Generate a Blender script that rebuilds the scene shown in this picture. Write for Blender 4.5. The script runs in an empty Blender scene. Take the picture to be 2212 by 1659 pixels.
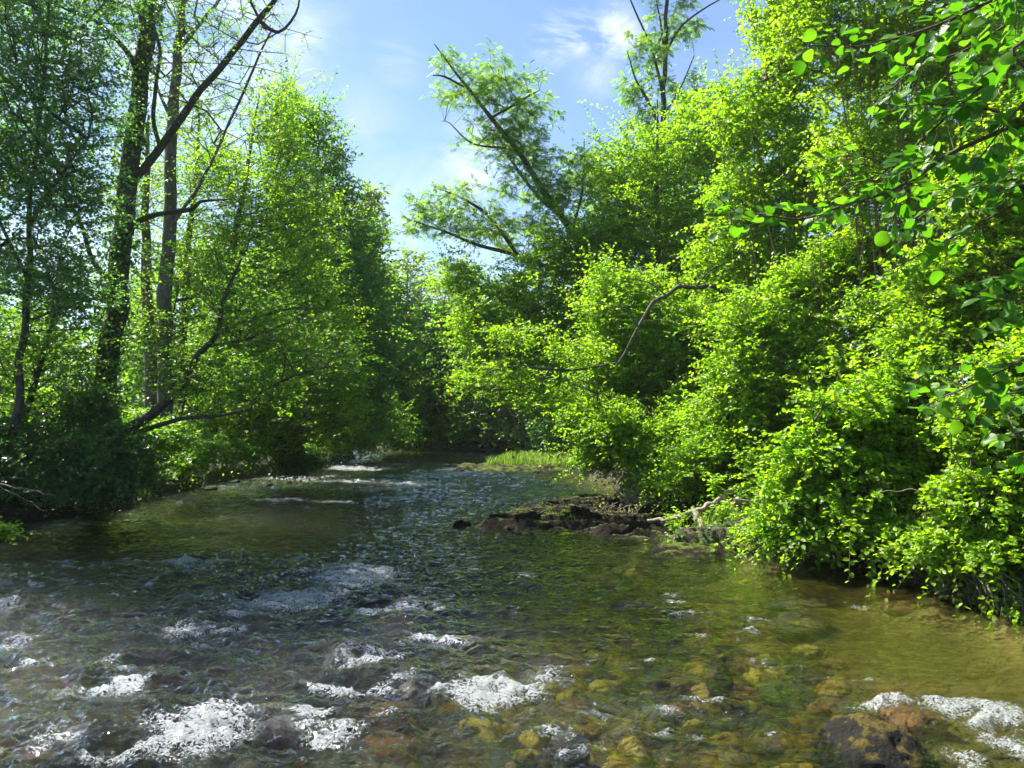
import bpy, bmesh, math, random
import numpy as np
from mathutils import Vector

random.seed(7)
# ------------------------------------------------------------------ camera, sky, sun
SC = bpy.context.scene
COL = SC.collection
CAMZ = 2.0
PITCH = math.radians(2.46)
FPX = 1661.0            # focal length in pixels of a 2212 px wide picture
cam_d = bpy.data.cameras.new('camera')
cam_d.sensor_width = 36.0
cam_d.lens = 36.0 * FPX / 2212.0
cam_d.clip_start = 0.05
cam_d.clip_end = 3000
cam = bpy.data.objects.new('camera', cam_d)
COL.objects.link(cam)
cam.location = (0, 0, CAMZ)
cam.rotation_euler = (math.pi / 2 + PITCH, 0, 0)
SC.camera = cam

SUN_AZ = math.radians(-52)      # from straight ahead, negative to the left
SUN_EL = math.radians(52)
sun_vec = Vector((math.sin(SUN_AZ) * math.cos(SUN_EL), math.cos(SUN_AZ) * math.cos(SUN_EL), math.sin(SUN_EL)))
sd = bpy.data.lights.new('sun', 'SUN')
sd.energy = 4.3
sd.angle = math.radians(0.5)
sd.color = (1.0, 0.95, 0.86)
sun = bpy.data.objects.new('sun', sd)
COL.objects.link(sun)
sun.rotation_euler = sun_vec.to_track_quat('Z', 'Y').to_euler()
sun.location = sun_vec * 60

SC.view_settings.view_transform = 'Standard'
SC.view_settings.look = 'None'
SC.view_settings.exposure = 1.95
SC.view_settings.gamma = 1.0
SC.render.engine = 'CYCLES'
cy = SC.cycles
cy.max_bounces = 8
cy.diffuse_bounces = 6
cy.glossy_bounces = 2
cy.transmission_bounces = 5
cy.transparent_max_bounces = 8
cy.volume_bounces = 0
cy.caustics_reflective = False
cy.caustics_refractive = False


def NT(tree):
    def n(t, **kw):
        nd = tree.nodes.new(t)
        for k, v in kw.items():
            if k.startswith('i_'):
                key = k[2:]
                key = int(key) if key.isdigit() else key.replace('_', ' ')
                nd.inputs[key].default_value = v
            else:
                setattr(nd, k, v)
        return nd
    return n


world = bpy.data.worlds.new('World')
SC.world = world
world.use_nodes = True
wt = world.node_tree
wt.nodes.clear()
n = NT(wt)
wo = n('ShaderNodeOutputWorld')
bg = n('ShaderNodeBackground')
bg.inputs[1].default_value = 0.056
sky = n('ShaderNodeTexSky')
sky.sky_type = 'NISHITA'
sky.sun_disc = False
sky.sun_elevation = SUN_EL
sky.sun_rotation = SUN_AZ
sky.air_density = 1.0
sky.dust_density = 0.3
sky.ozone_density = 3.0
tc = n('ShaderNodeTexCoord')


def dirvec(xd, yd):
    a = (xd - 1106) / FPX
    b = (829.5 - yd) / FPX
    v = Vector((a, math.cos(PITCH) - b * math.sin(PITCH), math.sin(PITCH) + b * math.cos(PITCH)))
    return v.normalized()


def wlink(a, b):
    wt.links.new(a, b)


# wispy clouds fixed in the sky: noise inside soft patches around given directions
noi = n('ShaderNodeTexNoise', i_Scale=7.0, i_Detail=10.0, i_Roughness=0.66, i_Distortion=0.9)
mp = n('ShaderNodeMapping')
mp.inputs['Scale'].default_value = (1.0, 1.0, 2.2)
mp.inputs['Rotation'].default_value = (0.0, 0.5, 0.2)
wlink(tc.outputs['Generated'], mp.inputs[0])
wlink(mp.outputs[0], noi.inputs['Vector'])
acc = None
for (xd, yd, rad, amp) in [(1195, 82, 0.036, 0.8), (1245, 70, 0.032, 0.9), (1325, 66, 0.036, 1.0), (1335, 50, 0.025, 0.8), (640, 78, 0.045, 0.5), (1290, 150, 0.04, 0.3),
                           (1045, 350, 0.06, 0.9), (860, 135, 0.04, 0.2),
                           (960, 420, 0.08, 0.22), (780, 270, 0.07, 0.15), (330, 20, 0.2, 0.7), (120, 350, 0.22, 0.4),
                           (200, 700, 0.3, 0.5), (900, 560, 0.16, 0.3), (1750, 300, 0.2, 0.15)]:
    d = dirvec(xd, yd)
    vm = n('ShaderNodeVectorMath', operation='DISTANCE')
    wlink(tc.outputs['Generated'], vm.inputs[0])
    vm.inputs[1].default_value = d
    mr = n('ShaderNodeMapRange', interpolation_type='SMOOTHSTEP')
    wlink(vm.outputs['Value'], mr.inputs['Value'])
    mr.inputs['From Min'].default_value = rad * 1.25
    mr.inputs['From Max'].default_value = 0
    mr.inputs['To Min'].default_value = 0
    mr.inputs['To Max'].default_value = amp
    if acc is None:
        acc = mr.outputs[0]
    else:
        mx = n('ShaderNodeMath', operation='MAXIMUM')
        wlink(acc, mx.inputs[0])
        wlink(mr.outputs[0], mx.inputs[1])
        acc = mx.outputs[0]
nm = n('ShaderNodeMapRange')
wlink(noi.outputs[0], nm.inputs['Value'])
nm.inputs['From Min'].default_value = 0.42
nm.inputs['From Max'].default_value = 0.62
cm = n('ShaderNodeMath', operation='MULTIPLY', use_clamp=True)
wlink(acc, cm.inputs[0])
wlink(nm.outputs[0], cm.inputs[1])
mix = n('ShaderNodeMix', data_type='RGBA')
wlink(cm.outputs[0], mix.inputs['Factor'])
wlink(sky.outputs[0], mix.inputs['A'])
mix.inputs['B'].default_value = (7.0, 7.2, 7.6, 1)
wlink(mix.outputs['Result'], bg.inputs[0])
wlink(bg.outputs[0], wo.inputs[0])


def P(xd, yd, depth):
    a = (xd - 1106) / FPX
    b = (829.5 - yd) / FPX
    v = np.array((a, math.cos(PITCH) - b * math.sin(PITCH), math.sin(PITCH) + b * math.cos(PITCH)))
    return np.array((0, 0, CAMZ)) + v * (depth / v[1])


def G(xd, yd, z=0.0):
    a = (xd - 1106) / FPX
    b = (829.5 - yd) / FPX
    v = np.array((a, math.cos(PITCH) - b * math.sin(PITCH), math.sin(PITCH) + b * math.cos(PITCH)))
    return np.array((0, 0, CAMZ)) + v * ((z - CAMZ) / v[2])


# ------------------------------------------------------------------ noise
def _h(ix, iy, iz, seed):
    v = (ix * 374761393 + iy * 668265263 + iz * 2147483647 + seed * 974634777) & 0xFFFFFFFF
    v = ((v ^ (v >> 13)) * 1274126177) & 0xFFFFFFFF
    v = ((v ^ (v >> 16)) * 2246822519) & 0xFFFFFFFF
    return ((v ^ (v >> 15)) & 0xFFFFFF) / float(0xFFFFFF)


def vnoise(x, y, z=None, seed=0):
    """value noise, -1..1"""
    x = np.asarray(x, float)
    y = np.asarray(y, float)
    ix = np.floor(x).astype(np.int64); iy = np.floor(y).astype(np.int64)
    fx = x - ix; fy = y - iy
    fx = fx * fx * fx * (fx * (fx * 6 - 15) + 10)
    fy = fy * fy * fy * (fy * (fy * 6 - 15) + 10)
    if z is None:
        a = _h(ix, iy, 0, seed); b = _h(ix + 1, iy, 0, seed)
        c = _h(ix, iy + 1, 0, seed); d = _h(ix + 1, iy + 1, 0, seed)
        return ((a + (b - a) * fx) * (1 - fy) + (c + (d - c) * fx) * fy) * 2 - 1
    z = np.asarray(z, float)
    iz = np.floor(z).astype(np.int64)
    fz = z - iz
    fz = fz * fz * (3 - 2 * fz)
    r = []
    for k in (0, 1):
        a = _h(ix, iy, iz + k, seed); b = _h(ix + 1, iy, iz + k, seed)
        c = _h(ix, iy + 1, iz + k, seed); d = _h(ix + 1, iy + 1, iz + k, seed)
        r.append((a + (b - a) * fx) * (1 - fy) + (c + (d - c) * fx) * fy)
    return (r[0] * (1 - fz) + r[1] * fz) * 2 - 1


def fbm(x, y, z=None, o=4, seed=0, g=0.5):
    s = 0; a = 1.0; t = 0; f = 1.0
    for i in range(o):
        s = s + a * vnoise(x * f + 17.3 * i, y * f - 9.1 * i, None if z is None else z * f, seed + i)
        t += a; a *= g; f *= 2.03
    return s / t


def sstep(a, b, x):
    t = np.clip((x - a) / (b - a), 0, 1)
    return t * t * (3 - 2 * t)


# ------------------------------------------------------------------ materials
def newmat(name):
    m = bpy.data.materials.new(name)
    m.use_nodes = True
    m.node_tree.nodes.clear()
    return m, NT(m.node_tree), m.node_tree.links.new


def ramp(nd, stops):
    cr = nd.color_ramp
    while len(cr.elements) > 1:
        cr.elements.remove(cr.elements[-1])
    cr.elements[0].position = stops[0][0]
    cr.elements[0].color = (*stops[0][1], 1)
    for p, c in stops[1:]:
        e = cr.elements.new(p)
        e.color = (*c, 1)


def leaf_mat(name, dark, mid, light, tr=0.5, tcol=(1.0, 1.0, 0.5), tgain=2.2, rough=0.42, veins=False):
    m, n, L = newmat(name)
    out = n('ShaderNodeOutputMaterial')
    at = n('ShaderNodeAttribute', attribute_name='rnd')
    rp = n('ShaderNodeValToRGB')
    ramp(rp, [(0.0, dark), (0.5, mid), (0.97, light)])
    L(at.outputs['Fac'], rp.inputs[0])
    base = rp.outputs[0]
    pb = n('ShaderNodeBsdfPrincipled', i_Roughness=rough)
    pb.inputs['Specular IOR Level'].default_value = 0.35
    if veins:
        uv = n('ShaderNodeUVMap')
        sep = n('ShaderNodeSeparateXYZ')
        L(uv.outputs[0], sep.inputs[0])
        ax = n('ShaderNodeMath', operation='ABSOLUTE'); L(sep.outputs[1], ax.inputs[0])
        ph = n('ShaderNodeMath', operation='MULTIPLY_ADD'); L(ax.outputs[0], ph.inputs[0]); ph.inputs[1].default_value = -0.7
        L(sep.outputs[0], ph.inputs[2])
        sn = n('ShaderNodeMath', operation='MULTIPLY'); L(ph.outputs[0], sn.inputs[0]); sn.inputs[1].default_value = 50.0
        si = n('ShaderNodeMath', operation='SINE'); L(sn.outputs[0], si.inputs[0])
        mrv = n('ShaderNodeMapRange'); L(si.outputs[0], mrv.inputs[0])
        mrv.inputs['From Min'].default_value = 0.75; mrv.inputs['From Max'].default_value = 1.0
        mrv.inputs['To Min'].default_value = 0.0; mrv.inputs['To Max'].default_value = 0.55
        mxv = n('ShaderNodeMix', data_type='RGBA'); L(mrv.outputs[0], mxv.inputs['Factor'])
        L(base, mxv.inputs['A'])
        mulv = n('ShaderNodeMix', data_type='RGBA', blend_type='MULTIPLY'); mulv.inputs['Factor'].default_value = 1
        L(base, mulv.inputs['A']); mulv.inputs['B'].default_value = (0.6, 0.75, 0.5, 1)
        L(mulv.outputs['Result'], mxv.inputs['B'])
        base = mxv.outputs['Result']
        bp = n('ShaderNodeBump', i_Strength=0.25, i_Distance=0.001)
        L(si.outputs[0], bp.inputs['Height'])
        L(bp.outputs[0], pb.inputs['Normal'])
    L(base, pb.inputs['Base Color'])
    mul = n('ShaderNodeMix', data_type='RGBA', blend_type='MULTIPLY')
    mul.inputs['Factor'].default_value = 1.0
    L(base, mul.inputs['A'])
    mul.inputs['B'].default_value = (tcol[0] * tgain, tcol[1] * tgain, tcol[2] * tgain, 1)
    tl = n('ShaderNodeBsdfTranslucent')
    L(mul.outputs['Result'], tl.inputs[0])
    ms = n('ShaderNodeMixShader')
    ms.inputs[0].default_value = tr
    L(pb.outputs[0], ms.inputs[1])
    L(tl.outputs[0], ms.inputs[2])
    L(ms.outputs[0], out.inputs[0])
    return m


def bark_mat(name, c1, c2, moss=None, scale=6.0, bump=0.03, lichen=None):
    m, n, L = newmat(name)
    out = n('ShaderNodeOutputMaterial')
    tc = n('ShaderNodeTexCoord')
    mp = n('ShaderNodeMapping'); mp.inputs['Scale'].default_value = (1, 1, 0.22)
    L(tc.outputs['Object'], mp.inputs[0])
    no = n('ShaderNodeTexNoise', i_Scale=scale * 3, i_Detail=8.0, i_Roughness=0.65)
    L(mp.outputs[0], no.inputs['Vector'])
    rp = n('ShaderNodeValToRGB')
    ramp(rp, [(0.32, c1), (0.68, c2)])
    L(no.outputs[0], rp.inputs[0])
    colr = rp.outputs[0]
    if moss:
        n2 = n('ShaderNodeTexNoise', i_Scale=scale * 0.7, i_Detail=5.0)
        L(tc.outputs['Object'], n2.inputs['Vector'])
        mr = n('ShaderNodeMapRange'); L(n2.outputs[0], mr.inputs[0])
        mr.inputs['From Min'].default_value = 0.5; mr.inputs['From Max'].default_value = 0.62
        mx = n('ShaderNodeMix', data_type='RGBA'); L(mr.outputs[0], mx.inputs['Factor'])
        L(colr, mx.inputs['A']); mx.inputs['B'].default_value = (*moss, 1)
        colr = mx.outputs['Result']
    pb = n('ShaderNodeBsdfPrincipled', i_Roughness=0.85)
    L(colr, pb.inputs['Base Color'])
    vo = n('ShaderNodeTexVoronoi', i_Scale=scale * 4, feature='DISTANCE_TO_EDGE')
    L(mp.outputs[0], vo.inputs['Vector'])
    ad = n('ShaderNodeMath', operation='ADD'); L(vo.outputs[0], ad.inputs[0]); L(no.outputs[0], ad.inputs[1])
    bp = n('ShaderNodeBump', i_Strength=0.9, i_Distance=bump)
    L(ad.outputs[0], bp.inputs['Height'])
    L(bp.outputs[0], pb.inputs['Normal'])
    L(pb.outputs[0], out.inputs[0])
    return m


def rock_mat(name, stops, moss=None, moss_lo=0.35, scale=3.0, rough=0.6, bump=0.02, sp=0.5):
    m, n, L = newmat(name)
    out = n('ShaderNodeOutputMaterial')
    tc = n('ShaderNodeTexCoord')
    no = n('ShaderNodeTexNoise', i_Scale=scale, i_Detail=10.0, i_Roughness=0.7)
    L(tc.outputs['Object'], no.inputs['Vector'])
    rp = n('ShaderNodeValToRGB')
    ramp(rp, stops)
    L(no.outputs[0], rp.inputs[0])
    colr = rp.outputs[0]
    pb = n('ShaderNodeBsdfPrincipled', i_Roughness=rough)
    pb.inputs['Specular IOR Level'].default_value = sp
    if moss:
        ge = n('ShaderNodeNewGeometry')
        sp_ = n('ShaderNodeSeparateXYZ'); L(ge.outputs['Normal'], sp_.inputs[0])
        n2 = n('ShaderNodeTexNoise', i_Scale=scale * 1.7, i_Detail=6.0, i_Roughness=0.7)
        L(tc.outputs['Object'], n2.inputs['Vector'])
        md = n('ShaderNodeMath', operation='MULTIPLY_ADD'); L(n2.outputs[0], md.inputs[0]); md.inputs[1].default_value = 1.4
        L(sp_.outputs[2], md.inputs[2])
        mr = n('ShaderNodeMapRange'); L(md.outputs[0], mr.inputs[0])
        mr.inputs['From Min'].default_value = moss_lo + 1.0; mr.inputs['From Max'].default_value = moss_lo + 1.15
        n3 = n('ShaderNodeTexNoise', i_Scale=scale * 9, i_Detail=3.0)
        L(tc.outputs['Object'], n3.inputs['Vector'])
        r3 = n('ShaderNodeValToRGB'); ramp(r3, [(0.35, tuple(c * 0.5 for c in moss)), (0.65, moss)])
        L(n3.outputs[0], r3.inputs[0])
        mx = n('ShaderNodeMix', data_type='RGBA'); L(mr.outputs[0], mx.inputs['Factor'])
        L(colr, mx.inputs['A']); L(r3.outputs[0], mx.inputs['B'])
        colr = mx.outputs['Result']
    L(colr, pb.inputs['Base Color'])
    nb = n('ShaderNodeTexNoise', i_Scale=scale * 6, i_Detail=8.0, i_Roughness=0.7)
    L(tc.outputs['Object'], nb.inputs['Vector'])
    bp = n('ShaderNodeBump', i_Strength=0.9, i_Distance=bump)
    L(nb.outputs[0], bp.inputs['Height'])
    L(bp.outputs[0], pb.inputs['Normal'])
    L(pb.outputs[0], out.inputs[0])
    return m


M = {}
M['leaf_bright'] = leaf_mat('leaf_bright', (0.075, 0.155, 0.012), (0.155, 0.275, 0.016), (0.28, 0.38, 0.025), tr=0.55, tcol=(0.92, 1.0, 0.25), tgain=2.4)
M['leaf_lime'] = leaf_mat('leaf_lime', (0.09, 0.175, 0.012), (0.175, 0.29, 0.016), (0.29, 0.39, 0.03), tr=0.55, tcol=(0.92, 1.0, 0.25), tgain=2.2)
M['leaf_mid'] = leaf_mat('leaf_mid', (0.05, 0.125, 0.016), (0.105, 0.21, 0.022), (0.20, 0.30, 0.03), tr=0.52, tcol=(0.92, 1.0, 0.35), tgain=2.3)
M['leaf_dark'] = leaf_mat('leaf_dark', (0.045, 0.13, 0.045), (0.085, 0.20, 0.055), (0.16, 0.27, 0.05), tr=0.52, tcol=(1.0, 1.0, 0.6), tgain=2.3)
M['leaf_ivy'] = leaf_mat('leaf_ivy', (0.03, 0.09, 0.022), (0.06, 0.15, 0.03), (0.12, 0.22, 0.035), tr=0.42, tcol=(1.0, 1.0, 0.5), tgain=2.0, rough=0.35)
M['leaf_far'] = leaf_mat('leaf_far', (0.07, 0.14, 0.035), (0.15, 0.23, 0.05), (0.27, 0.32, 0.07), tr=0.5, tcol=(1.0, 1.0, 0.5), tgain=2.2)
M['leaf_robinia'] = leaf_mat('leaf_robinia', (0.07, 0.16, 0.04), (0.13, 0.25, 0.045), (0.24, 0.35, 0.04), tr=0.52, tcol=(1.0, 1.0, 0.5), tgain=2.0)
M['leaf_alder'] = leaf_mat('leaf_alder', (0.04, 0.13, 0.010), (0.075, 0.20, 0.014), (0.12, 0.26, 0.02), tr=0.55, tcol=(0.9, 1.0, 0.3), tgain=1.9, rough=0.36, veins=True)
M['grass'] = leaf_mat('grass_blades', (0.06, 0.14, 0.015), (0.13, 0.24, 0.02), (0.25, 0.33, 0.05), tr=0.4, tgain=1.7)
M['bark_dark'] = bark_mat('bark_dark', (0.022, 0.018, 0.013), (0.10, 0.085, 0.065), moss=(0.03, 0.05, 0.012))
M['bark_grey'] = bark_mat('bark_grey', (0.05, 0.043, 0.033), (0.15, 0.135, 0.105), moss=(0.05, 0.07, 0.02))
M['bark_tan'] = bark_mat('bark_tan', (0.09, 0.06, 0.035), (0.24, 0.17, 0.105), scale=9, bump=0.008)
M['bark_twig'] = bark_mat('bark_twig', (0.05, 0.038, 0.026), (0.13, 0.10, 0.07), scale=12, bump=0.004)
M['deadwood'] = bark_mat('deadwood', (0.14, 0.105, 0.07), (0.36, 0.29, 0.21), scale=10, bump=0.006)
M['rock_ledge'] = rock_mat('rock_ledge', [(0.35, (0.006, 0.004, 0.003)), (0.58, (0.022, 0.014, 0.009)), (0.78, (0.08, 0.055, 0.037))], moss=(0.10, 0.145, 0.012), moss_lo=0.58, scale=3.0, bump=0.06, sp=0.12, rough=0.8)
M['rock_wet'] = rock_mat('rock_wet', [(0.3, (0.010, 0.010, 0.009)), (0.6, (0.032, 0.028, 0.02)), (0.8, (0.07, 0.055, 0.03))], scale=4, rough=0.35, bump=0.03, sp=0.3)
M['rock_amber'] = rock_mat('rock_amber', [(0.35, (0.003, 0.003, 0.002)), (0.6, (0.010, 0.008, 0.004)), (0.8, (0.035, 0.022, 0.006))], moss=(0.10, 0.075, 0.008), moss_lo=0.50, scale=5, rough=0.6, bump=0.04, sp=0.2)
STCOL = {'ochre': ((0.12, 0.08, 0.02), (0.60, 0.40, 0.07)), 'yellow': ((0.22, 0.17, 0.03), (0.85, 0.68, 0.14)),
         'rusty': ((0.10, 0.05, 0.02), (0.38, 0.16, 0.045)), 'grey': ((0.05, 0.05, 0.045), (0.16, 0.155, 0.14)),
         'green': ((0.02, 0.045, 0.012), (0.07, 0.15, 0.02)), 'slate': ((0.02, 0.026, 0.032), (0.07, 0.085, 0.10))}
for k, (a, b) in STCOL.items():
    M['stone_' + k] = rock_mat('stone_' + k, [(0.35, a), (0.65, b)], scale=5, rough=0.6, bump=0.01)


# ------------------------------------------------------------------ mesh building
def mk_mesh(name, parts, mat, attr=None, uv=None, smooth=True):
    """parts: list of (verts (N,3), faces (F,k)); attr: (N,) float over all vertices"""
    V = np.concatenate([p[0] for p in parts]).astype(np.float32)
    me = bpy.data.meshes.new(name)
    me.vertices.add(len(V))
    me.vertices.foreach_set('co', V.ravel())
    idx = []; tot = []
    off = 0
    for v, f in parts:
        f = np.asarray(f)
        if len(f):
            idx.append((f + off).ravel())
            tot.append(np.full(len(f), f.shape[1], np.int32))
        off += len(v)
    idx = np.concatenate(idx).astype(np.int32)
    tot = np.concatenate(tot)
    st = np.concatenate([[0], np.cumsum(tot)[:-1]]).astype(np.int32)
    me.loops.add(len(idx))
    me.loops.foreach_set('vertex_index', idx)
    me.polygons.add(len(tot))
    me.polygons.foreach_set('loop_start', st)
    me.polygons.foreach_set('loop_total', tot)
    if smooth:
        me.polygons.foreach_set('use_smooth', np.ones(len(tot), bool))
    if attr is not None:
        for an, av in (attr.items() if isinstance(attr, dict) else [('rnd', attr)]):
            a = me.attributes.new(an, 'FLOAT', 'POINT')
            a.data.foreach_set('value', np.asarray(av, np.float32))
    if uv is not None:
        u = me.uv_layers.new(name='UVMap')
        u.data.foreach_set('uv', np.asarray(uv, np.float32)[idx].ravel())
    me.update(calc_edges=True)
    me.validate()
    me.materials.append(mat)
    return me


def obj(name, me, parent=None, loc=(0, 0, 0)):
    o = bpy.data.objects.new(name, me)
    COL.objects.link(o)
    o.location = loc
    if parent:
        o.parent = parent
    return o


def tag(o, label=None, cat=None, group=None, kind=None):
    if label: o['label'] = label
    if cat: o['category'] = cat
    if group: o['group'] = group
    if kind: o['kind'] = kind
    return o


def empty(name, loc, label, cat, group=None):
    o = bpy.data.objects.new(name, None)
    COL.objects.link(o)
    o.location = loc
    o.empty_display_size = 0.3
    return tag(o, label, cat, group)


def frames(d):
    d = d / np.maximum(np.linalg.norm(d, axis=1, keepdims=True), 1e-9)
    up = np.tile(np.array([0, 0, 1.0]), (len(d), 1))
    m = np.abs(d[:, 2]) > 0.95
    up[m] = (1, 0, 0)
    s = np.cross(d, up)
    s /= np.linalg.norm(s, axis=1, keepdims=True)
    return d, s, np.cross(s, d)


def seg_tubes(p0, p1, r0, r1, sides=5):
    """many straight tapered tubes"""
    d, s, u = frames(p1 - p0)
    N = len(p0)
    a = np.arange(sides) * 2 * math.pi / sides
    ca, sa = np.cos(a), np.sin(a)
    ring = s[:, None, :] * ca[None, :, None] + u[:, None, :] * sa[None, :, None]
    v0 = p0[:, None, :] + ring * np.asarray(r0)[:, None, None]
    v1 = p1[:, None, :] + ring * np.asarray(r1)[:, None, None]
    V = np.concatenate([v0, v1], axis=1).reshape(-1, 3)
    i = np.arange(sides); j = (i + 1) % sides
    f = np.stack([i, j, j + sides, i + sides], 1)
    F = (f[None] + (np.arange(N) * 2 * sides)[:, None, None]).reshape(-1, 4)
    return V, F


def spline(pts, r, step):
    """Catmull-Rom resample"""
    pts = np.asarray(pts, float); r = np.asarray(r, float)
    P_ = np.vstack([2 * pts[0] - pts[1], pts, 2 * pts[-1] - pts[-2]])
    out = []; ro = []
    for i in range(len(pts) - 1):
        L = np.linalg.norm(pts[i + 1] - pts[i])
        k = max(1, int(math.ceil(L / step)))
        t = np.arange(k) / k
        a, b, c, d = P_[i], P_[i + 1], P_[i + 2], P_[i + 3]
        t = t[:, None]
        out.append(0.5 * ((2 * b) + (-a + c) * t + (2 * a - 5 * b + 4 * c - d) * t ** 2 + (-a + 3 * b - 3 * c + d) * t ** 3))
        ro.append(r[i] + (r[i + 1] - r[i]) * t[:, 0])
    out.append(pts[-1:]); ro.append(r[-1:])
    return np.vstack(out), np.concatenate(ro)


def tube(pts, r, sides=10, rough=0.0, seed=0, flare=0.0):
    pts = np.asarray(pts, float); r = np.asarray(r, float)
    n_ = len(pts)
    t = np.gradient(pts, axis=0)
    t /= np.maximum(np.linalg.norm(t, axis=1, keepdims=True), 1e-9)
    s = np.cross(t[0], (0.3, 0.9, 0.1)); s /= np.linalg.norm(s)
    S = []
    for i in range(n_):
        s = s - t[i] * np.dot(s, t[i]); s = s / np.linalg.norm(s); S.append(s)
    S = np.array(S); U = np.cross(t, S)
    a = np.arange(sides) * 2 * math.pi / sides
    ca, sa = np.cos(a), np.sin(a)
    rr = np.repeat(r[:, None], sides, 1)
    if flare:
        dist = np.concatenate([[0], np.cumsum(np.linalg.norm(np.diff(pts, axis=0), axis=1))])
        fl = np.exp(-dist / 0.45) * flare
        lobes = 0.6 + 0.5 * np.cos(a * 4 + seed) + 0.3 * np.cos(a * 3 + 1)
        rr = rr * (1 + fl[:, None] * np.maximum(lobes[None], 0.1))
    if rough:
        zz = np.arange(n_)[:, None] * 0.35
        rr = rr * (1 + rough * vnoise(zz + 0 * a[None], np.cos(a)[None] * 1.6 + 0 * zz, np.sin(a)[None] * 1.6 + 0 * zz, seed)
                   + 0.5 * rough * vnoise(zz * 3 + 0 * a[None], np.cos(a)[None] * 4 + 0 * zz, np.sin(a)[None] * 4 + 0 * zz, seed + 3))
    V = pts[:, None] + (S[:, None] * ca[None, :, None] + U[:, None] * sa[None, :, None]) * rr[..., None]
    V = V.reshape(-1, 3)
    i = np.arange(sides); j = (i + 1) % sides
    f = np.stack([i, j, j + sides, i + sides], 1)
    F = (f[None] + (np.arange(n_ - 1) * sides)[:, None, None]).reshape(-1, 4)
    c0 = len(V)
    V = np.vstack([V, pts[:1], pts[-1:]])
    caps0 = np.stack([j, i, np.full(sides, c0)], 1)
    o_ = (n_ - 1) * sides
    caps1 = np.stack([i + o_, j + o_, np.full(sides, c0 + 1)], 1)
    return [(V, F), (np.zeros((0, 3)), np.zeros((0, 3)))], np.vstack([caps0, caps1])


def tube_parts(pts, r, sides=10, rough=0.0, seed=0, flare=0.0):
    (vf, _), caps = tube(pts, r, sides, rough, seed, flare)
    V, F = vf
    # caps as degenerate-free triangles: separate copy of vertices keeps the part list simple
    return [(V, F), (V.copy(), caps)]


RNG = np.random.default_rng(11)


def unit(v):
    return v / np.maximum(np.linalg.norm(v, axis=-1, keepdims=True), 1e-9)


# leaf templates: (a along, b across, c lift), faces
LT = {
    'rh': (np.array([(0, 0, 0), (0.45, 0.5, 0.12), (1, 0, -0.05), (0.45, -0.5, 0.12)]), np.array([(0, 3, 2), (0, 2, 1)])),
    'hex': (np.array([(0, 0, 0), (0.28, 0.46, 0.12), (0.68, 0.42, 0.07), (1, 0, -0.12), (0.68, -0.42, 0.07), (0.28, -0.46, 0.12)]),
            np.array([(0, 5, 4, 3), (0, 3, 2, 1)])),
}
_pr = [(0.0, 0.0)]
for i_ in range(1, 16):
    a_ = 0.03 + 0.95 * (i_ / 16.0)
    b_ = 0.49 * math.sin(math.pi * min(1.0, a_ ** 0.82)) ** 0.62 * (0.93 if i_ % 2 else 1.04)
    _pr.append((a_, b_))
_pr.append((1.0, 0.0))
_nm = len(_pr)
_rt = [(a_, 0.0, -0.12 * a_ * a_) for (a_, b_) in _pr]
_rt += [(a_, b_, 0.12 * b_ * 2 - 0.14 * a_ * a_ + 0.03 * math.sin(a_ * 9)) for (a_, b_) in _pr[1:-1]]
_rt += [(a_, -b_, 0.09 * b_ * 2 - 0.14 * a_ * a_ - 0.03 * math.sin(a_ * 7)) for (a_, b_) in _pr[1:-1]]
_ns = _nm - 2
_ff = []
for i_ in range(1, _ns):
    _ff.append((i_, i_ + 1, _nm + i_, _nm + i_ - 1))
    _ff.append((i_, _nm + _ns + i_ - 1, _nm + _ns + i_, i_ + 1))
LT['round'] = (np.array(_rt), np.array(_ff), np.array([(0, 1, _nm), (0, _nm + _ns, 1), (_ns, _ns + 1, _nm + _ns - 1), (_ns, _nm + 2 * _ns - 1, _ns + 1)]))


def leaf_mesh(name, pos, axis, nrm, L, W, mat, kind='rh', rnd=None):
    axis = unit(axis)
    side = unit(np.cross(nrm, axis))
    nn = np.cross(axis, side)
    T = LT[kind]
    v, f = T[0], T[1]
    N = len(pos)
    V = (pos[:, None] + axis[:, None] * (v[None, :, 0, None] * L[:, None, None])
         + side[:, None] * (v[None, :, 1, None] * W[:, None, None])
         + nn[:, None] * (v[None, :, 2, None] * L[:, None, None]))
    nv = len(v)
    F = (f[None] + (np.arange(N) * nv)[:, None, None]).reshape(-1, f.shape[1])
    if rnd is None:
        rnd = RNG.random(N)
    parts = [(V.reshape(-1, 3), F)]
    uv = None
    if kind == 'round':
        f3 = T[2]
        F3 = (f3[None] + (np.arange(N) * nv)[:, None, None]).reshape(-1, 3)
        me_parts = [(V.reshape(-1, 3), F), (np.zeros((0, 3)), F3 - N * nv)]
        uv = np.tile(v[:, :2], (N, 1))
        return mk_mesh(name, me_parts, mat, np.repeat(rnd, nv), uv)
    return mk_mesh(name, parts, mat, np.repeat(rnd, nv), smooth=(kind != 'rh'))


def blob(x, y, rx, ry, depth, rd):
    s = depth / FPX
    return (P(x, y, depth), np.array((rx * s, rd, ry * s)))


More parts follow.
